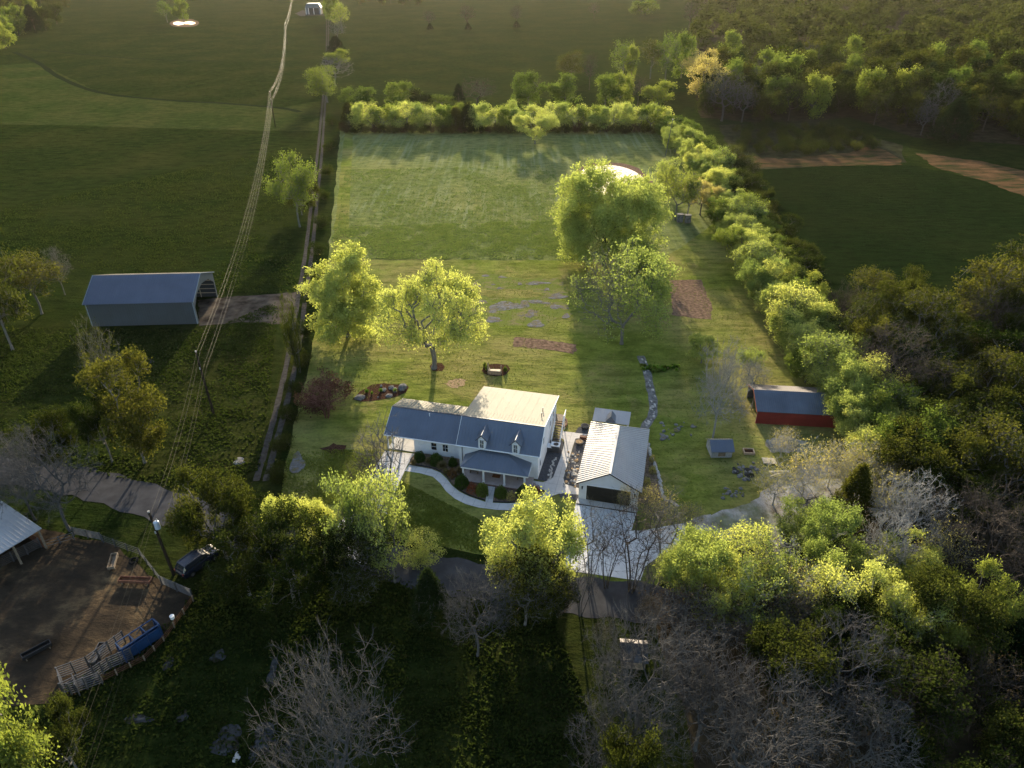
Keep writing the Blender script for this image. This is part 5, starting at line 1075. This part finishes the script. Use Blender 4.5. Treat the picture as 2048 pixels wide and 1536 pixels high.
q = thing('step_box', P(*r1(1456, 468)), 'brown wooden step at the garage side door', 'step', GR); MB().box(-.5, .5, -.25, .25, .05, .4).build('tread', M_brownwood, q); MB().box(-.5, .5, -.5, -.26, .05, .2).build('lower_tread', M_brownwood, q)
wr = thing('side_retaining_ring', P(1122, 846), 'brown curved edging round a small bed at the back right of the farmhouse', 'edging', 0)
b = MB()
for i in range(10):
    a0, a1 = math.pi * (-.4 + i * .13), math.pi * (-.4 + (i + 1) * .13); b.bar((math.cos(a0) * .9, math.sin(a0) * 1.4, .15), (math.cos(a1) * .9, math.sin(a1) * 1.4, .15), .12, .3)
b.build('edging', M_brownwood, wr); MB().cyl((0, 0, .02), (0, 0, .08), .85, .85, 14).build('mulch', M_chips, wr)
b = MB(); c = cat([P(*r1(*p)) for p in [(268, 645), (420, 670), (505, 712), (560, 775), (612, 822), (690, 862), (785, 893)]], 5)
def edging(pts, name, label):
    b = MB(); c = cat([P(*r1(*p)) for p in pts], 5)
    for i in range(len(c) - 1): b.bar((c[i].x, c[i].y, .1), (c[i + 1].x, c[i + 1].y, .1), .08, .16)
    tag(b.build(name, M_black), label, 'edging')
edging([(268, 645), (420, 670), (505, 712), (560, 775), (612, 822), (690, 862), (786, 893)], 'bed_edging', 'black edging along the left flower bed and curved path')
edging([(842, 902), (940, 906), (1060, 900), (1150, 875), (1188, 834), (1170, 822)], 'bed_edging', 'black edging round the right flower bed')
for k, (X, Y) in enumerate([(1010, 685), (1060, 690)]):
    u, v = (1050 + X / 3.268, 230 + (Y + 15) / 3.268); q = thing('grey_hive', P(u, v), ('left' if k == 0 else 'right') + ' one of two grey box hives under the hedge trees', 'hive'); MB().box(-.7, .7, -.6, .6, .2, 2.0).build('box', M_rock, q)
    MB().box(-.8, .8, -.7, .7, 2.0, 2.15).build('lid', M_steel, q); MB().box(-.6, .6, -.5, .5, 0, .2).build('stand', M_wood, q)
lp = thing('white_pole', P(1331, 311), 'tall thin white pole at the far right corner of the hay field', 'pole'); MB().cyl((0, 0, 0), (1.1, 0, 11.6), .14, .09, 8).build('shaft', M_steel, lp); MB().cyl((1.1, 0, 11.6), (1.1, 0, 11.9), .14, .14, 8).build('cap', M_trim, lp)
# lumber, logs, fallen branches
lb = thing('lumber_pile', P(*r5(1165, 1115)), 'heap of pale boards lying on the rocky yard', 'lumber pile', R(12))
b = MB()
for i in range(9):
    a = rng.uniform(-.3, .3); z = .08 + .05 * i; x = rng.uniform(-.5, .5); y = rng.uniform(-.5, .5); b.bar((x - 1.2, y - math.sin(a), z), (x + 1.2, y + math.sin(a), z + .08), .2, .06)
b.build('boards', M_palewood, lb)
pl = thing('pallet', P(*r5(1060, 995)), 'pale slatted pallet above the lumber heap', 'pallet', R(-6)); b = MB()
for i in range(6): b.box(-.9, .9, -.6 + i * .22, -.45 + i * .22, .14, .18)
for x in (-.8, 0, .75): b.box(x - .05, x + .05, -.6, .66, .03, .138)
b.build('slats', M_palewood, pl)
lg = P(1575, 1098)
for k in range(22):
    row = 0 if k < 8 else 1 if k < 15 else 2 if k < 20 else 3; i = k - [0, 8, 15, 20][row]; x = -1.6 + i * .42 + row * .21; z = .24 + row * .36
    o = MB().cyl((0, -.7, 0), (0, .7, 0), .2, .19, 9).build('log', M_palewood if k % 3 else M_wood, None, (lg.x + x, lg.y + rng.uniform(-.2, .2), z)); o.rotation_euler = (0, 0, rng.uniform(-.15, .15)); tag(o, 'pale cut log in the log pile among the green trees', 'log', 'logs in the log pile')
rs = np.random.RandomState(77)
def brush(u, v, n, L, w, label, mat, hgt=1.4):
    g = P(u, v); e = thing('fallen_branches', g, label, 'branches'); V = []; F = []; off = 0
    p0 = np.stack([rs.uniform(-w, w, n), rs.uniform(-w * .5, w * .5, n), rs.uniform(.1, hgt, n)], 1); d = rs.randn(n, 3); d[:, 2] *= .35; d /= np.linalg.norm(d, axis=1, keepdims=True); r = rs.uniform(.02, .06, n); r[:10] *= 2.5
    for s in range(4):
        p1 = p0 + d * L / 4 * rs.uniform(.5, 1.2, (n, 1)); p1[:, 2] = np.maximum(p1[:, 2], .05); vv, ff = tubes(p0, p1, r, r * .75, 4); V.append(vv); F.append(ff + off); off += len(vv); p0 = p1; r = r * .75; d = d + rs.randn(n, 3) * .35; d /= np.linalg.norm(d, axis=1, keepdims=True)
    me = mesh_np('branches', np.concatenate(V), np.concatenate(F), [mat]); ob('branches', me, e)
brush(1560, 1195, 150, 4.5, 4.2, 'heap of pale fallen branches at the bottom boundary', B_pale, 2.2)
brush(1420, 1175, 60, 3, 2.2, 'smaller heap of pale fallen branches under the airy tree', B_pale, 1.2)
brush(1620, 1010, 30, 3, 1.6, 'fallen twigs on the rocky yard', B_grey, .6)
# ------------------------------------------------------------------ power line
def pole(u, v, h, label, transformer=False, lean=(0, 0), base=None):
    g = base or P(u, v); e = thing('utility_pole', g, label, 'utility pole')
    MB().cyl((0, 0, 0), (lean[0], lean[1], h), .19, .13, 10).build('shaft', M_darkwood, e)
    MB().cyl((lean[0], lean[1], h), (lean[0], lean[1], h + .22), .1, .13, 8).build('insulator', M_rockpale, e)
    k = (h - 2.6) / h; MB().cyl((lean[0] * k + .05, lean[1] * k - .3, h - 2.7), (lean[0] * k + .05, lean[1] * k - .3, h - 2.4), .08, .08, 8).build('insulator', M_rockpale, e)
    if transformer:
        t = (h - 1.7) / h; x, y = lean[0] * t + .42, lean[1] * t - .12
        tf = MB().cyl((x, y, h - 2.1), (x, y, h - 1.2), .29, .29, 14).cyl((x, y, h - 1.2), (x, y, h - 1.05), .29, .12, 14).build('transformer', M_greybox, e)
        MB().cyl((x + .1, y, h - 1.05), (x + .16, y, h - .75), .05, .04, 6).build('bushing', M_rockpale, tf); MB().bar((x - .4, y, h - 1.4), (x - .25, y, h - 1.4), .1).build('bracket', M_steel, tf)
    return g
p1 = pole(347.7, 1149.3, 9.2, 'dark utility pole with grey transformer between corral gate and road', True, (-.35, 0))
p2 = pole(427, 827, 10.6, 'thin utility pole in the pasture between barn and gravel track', lean=(-.2, 0))
p3 = pole(551, 254, 13, 'utility pole far up the pasture beside the ditch'); p4 = pole(575, 88, 13, 'farthest utility pole near the top of the fields')
p0 = Vector((-30.5, 16, 0)); p5 = P(588, -20)
def wires(h0, hs_, off, label):
    b = MB(); pts = [(p0, 9.6), (p1, 9.3), (p2, 10.7), (p3, 13.1), (p4, 13.1), (p5, 14)]
    for i in range(len(pts) - 1):
        (a, ha), (c_, hc) = pts[i], pts[i + 1]; A_ = Vector((a.x + off, a.y, ha + h0)); Z_ = Vector((c_.x + off, c_.y, hc + h0)); L = (Z_ - A_).length; sag = [1.0, .9, 5.5, 7, 7][i] * hs_; n = 16 if i < 2 else 30; prev = A_
        for j in range(1, n + 1):
            t = j / n; q = A_.lerp(Z_, t); q.z -= sag * 4 * t * (1 - t); rad = .005 + .009 * min(1, q.y / 500); b.cyl(prev, q, rad, rad, 4); prev = q
    tag(b.build('power_wire', M_wire, fix=False), label, 'wire')
wires(.15, 1, 0, 'power wire on the pole tops, leftmost of the four'); wires(.1, 1.05, .45, 'power wire second from the left, just beside the pole tops')
wires(-2.5, .9, .35, 'lower power wire, second from the right'); wires(-2.6, 1.0, .75, 'lower power wire, rightmost of the four')
# ------------------------------------------------------------------ dark car
cr = thing('parked_car', P(398, 1130), 'dark blue sport utility car parked under the trees beside the utility pole', 'car', R(57))
cr.scale = (1.0, 1.0, 1.0)
def loft(name, secs, mat, parent):
    b = MB(); n = len(secs[0])
    for s in secs: b.v += s
    for i in range(len(secs) - 1):
        for j in range(n): k = (j + 1) % n; b.f.append([i * n + j, i * n + k, (i + 1) * n + k, (i + 1) * n + j])
    b.f.append(list(range(n))[::-1]); b.f.append([(len(secs) - 1) * n + j for j in range(n)]); return b.build(name, mat, parent)
def sec(x, hw, z0, z1, top=1.0): return [(x, -hw, z0), (x, hw, z0), (x, hw * 1.02, (z0 + z1) / 2), (x, hw * top, z1 - .06), (x, hw * top * .9, z1), (x, -hw * top * .9, z1), (x, -hw * top, z1 - .06), (x, -hw * 1.02, (z0 + z1) / 2)]
cb = loft('body', [sec(-2.4, .80, .45, .85), sec(-2.3, .92, .32, 1.0), (sec(-1.2, .96, .28, 1.06)), sec(.9, .96, .28, 1.06), sec(2.1, .93, .3, 1.0), sec(2.4, .84, .42, .84)], M_suv, cr)
loft('cabin', [sec(-2.25, .84, 1.0, 1.15, .92), sec(-1.95, .84, 1.0, 1.66, .86), sec(.1, .86, 1.0, 1.72, .86), sec(.75, .86, 1.0, 1.52, .84), sec(1.25, .84, 1.0, 1.1, .86)], M_glass, cr)
MB().slab([(-1.95, -.72, 1.72), (.35, -.72, 1.76), (.35, .72, 1.76), (-1.95, .72, 1.72)], .06).build('roof', M_suv, cr)
for y in (-.66, .66): MB().bar((-1.8, y, 1.80), (.2, y, 1.84), .05).build('roof_rail', M_steel, cr)
for y in (-.92, .92):
    for x in (-1.45, 1.5):
        w = MB().cyl((x, y - .11, .36), (x, y + .11, .36), .36, .36, 16).build('wheel', M_tyre, cr); MB().cyl((x, y - .125, .36), (x, y + .125, .36), .2, .2, 12).build('rim', M_steel, w)
    MB().box(2.2, 2.42, y * .72 - .16, y * .72 + .16, .68, .82).build('headlight', M_trim, cr); MB().box(-2.42, -2.3, y * .8 - .1, y * .8 + .1, .75, .98).build('tail_light', M_red, cr)
    MB().box(.75, .95, y * 1.08 - .1, y * 1.08 + .1, 1.02, 1.18).build('mirror', M_suv, cr)
# ------------------------------------------------------------------ corral
def rails(a, b_, n, h, label, mat=M_steel, name='corral_panel', cat='fence', group=None, bars=5, th=.07):
    a = Vector((a[0], a[1], 0)); b_ = Vector((b_[0], b_[1], 0)); d = b_ - a; e = thing(name, a, label, cat, math.atan2(d.y, d.x), group); L = d.length
    r_ = MB()
    for i in range(bars): r_.bar((0, 0, .25 + (h - .3) * i / (bars - 1)), (L, 0, .25 + (h - .3) * i / (bars - 1)), th)
    r_.build('rails', mat, e)
    for i in range(n + 1): MB().box(L * i / n - .06, L * i / n + .06, -.08, .02, 0, h + .08).build('post', M_steel if mat is M_steel else M_wood, e)
def rp(q0, q1, n, h, label, **k): rails(P(*q0), P(*q1), n, h, label, **k)
c6 = lambda X, Y: (X / 3.103, 1100 + Y / 3.103)
c5 = lambda X, Y: (X / 3.413, 880 + Y / 3.413)
rp(c5(1110, 990), c5(1318, 1080), 2, 1.4, 'long metal gate at the corner of the dirt yard beside the car', name='metal_gate', cat='gate', bars=6)
rp(c5(0, 880), c5(285, 735), 3, 1.5, 'metal rail panel under the edge of the cattle shed roof', bars=6)
rp(c5(510, 650), c5(700, 690), 2, 1.3, 'rail panel between dirt yard and road verge', bars=6)
rp(c5(320, 735), c5(510, 680), 2, 1.1, 'thin rail fence from the cattle shed to the road-side panel', bars=3, th=.05)
rp(c5(710, 700), c5(960, 790), 3, 1.2, 'thin wire fence along the top edge of the dirt yard', bars=4, th=.03); rp(c5(960, 790), c5(1110, 985), 3, 1.2, 'thin wire fence down to the metal gate', bars=4, th=.03)
for k, (a, q) in enumerate([((400, 900), (600, 800)), ((600, 800), (690, 740)), ((690, 740), (830, 680)), ((380, 800), (560, 735)), ((560, 735), (690, 640)), ((690, 640), (780, 575)), ((385, 805), (410, 900)), ((450, 900), (640, 830)), ((480, 840), (500, 905))]):
    rp(c6(*a), c6(*q), 2, 1.7, 'galvanised rail panel of the cattle chute in the dirt yard', bars=6, group='rail panels of the cattle chute')
rp(c6(640, 820), c6(900, 690), 3, .8, 'low rusty rail fence outside the cattle chute, lower left run', mat=M_rustrail, bars=3, th=.05, name='rusty_fence'); rp(c6(900, 690), c6(1020, 570), 2, .8, 'low rusty rail fence beside the blue chute', mat=M_rustrail, bars=3, th=.05, name='rusty_fence'); rp(c6(1020, 570), c6(1200, 320), 3, .8, 'low rusty rail fence from the blue chute to the gate', mat=M_rustrail, bars=3, th=.05, name='rusty_fence')
ch = thing('squeeze_chute', P(*c6(885, 600)), 'blue cattle squeeze chute at the end of the rail panels', 'cattle chute', R(52))
MB().box(-1.9, 1.9, -.55, -.48, .2, 1.5).build('side_panel', M_blue, ch); MB().box(-1.9, 1.9, .48, .55, .2, 1.0).build('side_panel', M_blue, ch); MB().box(-1.9, 1.9, -.47, .47, .05, .15).build('floor', M_blue, ch)
b = MB()
for x in (-1.9, -.6, .6, 1.9):
    for y in (-.6, .6): b.box(x - .06, x + .06, y - .06, y + .06, 0, 1.95)
    b.bar((x, -.6, 1.95), (x, .6, 1.95), .1)
b.bar((-1.9, -.6, 1.95), (1.9, -.6, 1.95), .1).bar((-1.9, .6, 1.95), (1.9, .6, 1.95), .1); b.build('frame', M_blue, ch)
MB().box(1.97, 2.03, -.5, .5, .2, 1.9).build('head_gate', M_blue, ch); MB().bar((0, .66, 1.2), (.9, .95, 1.7), .06).build('lever', M_steel, ch)
def trough(u, v, L, ang, label, mat=M_steel):
    e = thing('feed_trough', P(u, v), label, 'trough', ang); w = .36
    b = MB().slab([(-L, -w * .5, .35), (L, -w * .5, .35), (L, w * .5, .35), (-L, w * .5, .35)], .04)
    b.box(-L, L, -w, -w + .06, .3, .68).box(-L, L, w - .06, w, .3, .68).box(-L, -L + .06, -w + .061, w - .061, .3, .68).box(L - .06, L, -w + .061, w - .061, .3, .68); b.build('tray', mat, e)
    for x in (-L * .8, L * .8):
        for y in (-w * .8, w * .8): MB().box(x - .05, x + .05, y - .05, y + .05, 0, .3).build('leg', M_wood, e)
trough(228, 1128, 1.15, R(105), 'wooden-edged feed trough at the top of the dirt yard', M_wood); trough(273, 1166, 1.8, R(-3), 'long rusty empty frame trough near the gate', M_brownwood)
trough(76, 1306, 1.3, R(45), 'dark feed trough at the lower left of the dirt yard', M_black); trough(198, 1313, 1.2, R(92), 'steel feed trough beside the cattle chute', M_steel)
bk = thing('white_bucket', P(350, 1250), 'white bucket on top of a post at the edge of the dirt yard', 'bucket'); MB().cyl((0, 0, 1.0), (0, 0, 1.4), .2, .24, 12).build('pail', M_trim, bk); MB().cyl((0, 0, 0), (0, 0, 1.0), .06, .06, 8).build('post', M_wood, bk)
ty = thing('discarded_wheel_ring', P(268, 1123), 'old dark tyre lying in the dirt yard near its top edge', 'tyre')
import bmesh
bm = bmesh.new(); seg = 18
vs = [[bm.verts.new(((.42 + .14 * math.cos(b2)) * math.cos(a2), (.42 + .14 * math.cos(b2)) * math.sin(a2), .15 + .12 * math.sin(b2))) for b2 in [2 * math.pi * j / 8 for j in range(8)]] for a2 in [2 * math.pi * i / seg for i in range(seg)]]
for i in range(seg):
    for j in range(8): bm.faces.new((vs[i][j], vs[(i + 1) % seg][j], vs[(i + 1) % seg][(j + 1) % 8], vs[i][(j + 1) % 8]))
me = bpy.data.meshes.new('tread'); bm.to_mesh(me); bm.free(); me.materials.append(M_tyre); ob('tread', me, ty)

# ------------------------------------------------------------------ uncountable grass tufts on pasture and hay field
def tufts(name, polys, n, h0, h1, mat, label, seed, clump=.12, wmul=1.0):
    rs = np.random.RandomState(seed); pts = []; WV = [(math.cos(t_) * f_, math.sin(t_) * f_, p_) for t_, f_, p_ in zip(rs.rand(11) * 6.28, .08 * 1.35 ** np.arange(11), rs.rand(11) * 6.28)]
    for px in polys:
        poly = [P(*q) for q in px]; xs_ = [p.x for p in poly]; ys_ = [p.y for p in poly]; got = 0; k = n // len(polys)
        while got < k:
            x = rs.uniform(min(xs_), max(xs_), 20000); y = rs.uniform(min(ys_), max(ys_), 20000); ok = np.zeros(20000, bool); j = len(poly) - 1
            for i in range(len(poly)):
                yi, yj, xi, xj = poly[i].y, poly[j].y, poly[i].x, poly[j].x
                ok ^= ((yi > y) != (yj > y)) & (x < (xj - xi) * (y - yi) / ((yj - yi) or 1e-9) + xi); j = i
            d = sum(np.sin(x * wx + y * wy + ph) for wx, wy, ph in WV) / 2.2; ok &= rs.rand(20000) < np.clip(.45 + .30 * d, .08, 1)
            q = np.stack([x[ok], y[ok]], 1)[:k - got]; pts.append(q); got += len(q)
    p = np.concatenate(pts); n = len(p); V = []
    for b in range(3):
        a = rs.rand(n) * 6.283; h = h0 + (h1 - h0) * rs.rand(n) ** 1.6; w = h * (.35 + .4 * rs.rand(n)) * wmul; lx, ly = rs.randn(n) * h * .35, rs.randn(n) * h * .35; z = np.full(n, .005)
        V.append(np.stack([np.stack([p[:, 0] - np.cos(a) * w, p[:, 1] - np.sin(a) * w, z], 1), np.stack([p[:, 0] + np.cos(a) * w, p[:, 1] + np.sin(a) * w, z], 1), np.stack([p[:, 0] + lx + np.cos(a) * w * .5, p[:, 1] + ly + np.sin(a) * w * .5, h], 1), np.stack([p[:, 0] + lx - np.cos(a) * w * .6, p[:, 1] + ly - np.sin(a) * w * .6, h * .85], 1)], 1))
    V = np.concatenate(V).reshape(-1, 3); tag(ob(name, mesh_np(name, V, np.arange(len(V)).reshape(-1, 4), [mat])), label, 'grass', kind='stuff')
L_past = m_leaf('pasture_blades', (.014, .024, .006), (.040, .054, .014), .4, hue=0); L_hayb = m_leaf('hay_blades', (.085, .125, .038), (.155, .19, .06), .4, hue=0); L_lawnb = m_leaf('lawn_blades', (.085, .115, .02), (.18, .20, .045), .4, hue=0)
tufts('pasture_grass_tufts', [[(-60, 655), (420, 660), (560, 600), (520, 940), (400, 985), (200, 950), (-60, 890)], [(60, 1420), (360, 1230), (420, 1110), (560, 1110), (1100, 1210), (1230, 1560), (-60, 1560)], [(-60, 430), (560, 300), (600, 585), (430, 590), (160, 540), (-60, 640)]], 60000, .08, .28, L_past, 'tufted pasture grass in the fields outside the lot', 5)
tufts('hay_grass_tufts', [[(660, 518), (664, 455), (1120, 440), (1150, 520)], [(668, 500), (690, 340), (1110, 330), (1130, 500)]], 34000, .08, .26, L_hayb, 'uncut hay grass standing behind the back lawn', 6)
tufts('lawn_grass_tufts', [[(660, 525), (1440, 525), (1560, 720), (1500, 990), (1320, 1000), (1120, 800), (800, 760), (580, 900), (640, 640)], [(575, 900), (760, 900), (700, 1010), (560, 1008)], [(800, 960), (960, 1040), (980, 1110), (760, 1070)]], 36000, .04, .13, L_lawnb, 'slightly longer blades in the mown lawn', 7, wmul=1.3)
# ------------------------------------------------------------------ haze: one closed box of thin evening air
hm = bpy.data.materials.new('evening_haze'); hm.use_nodes = True; hn = hm.node_tree; hn.nodes.clear()
ho = hn.nodes.new('ShaderNodeOutputMaterial'); hv = hn.nodes.new('ShaderNodeVolumePrincipled')
hv.inputs['Color'].default_value = (1, .93, .82, 1); hv.inputs['Density'].default_value = .000013; hv.inputs['Anisotropy'].default_value = .55
hn.links.new(hv.outputs[0], ho.inputs['Volume'])
tag(MB().box(-2600, 2600, -300, 3200, -1.0, 75).build('haze', hm), 'thin evening haze over the fields', 'haze', kind='stuff')
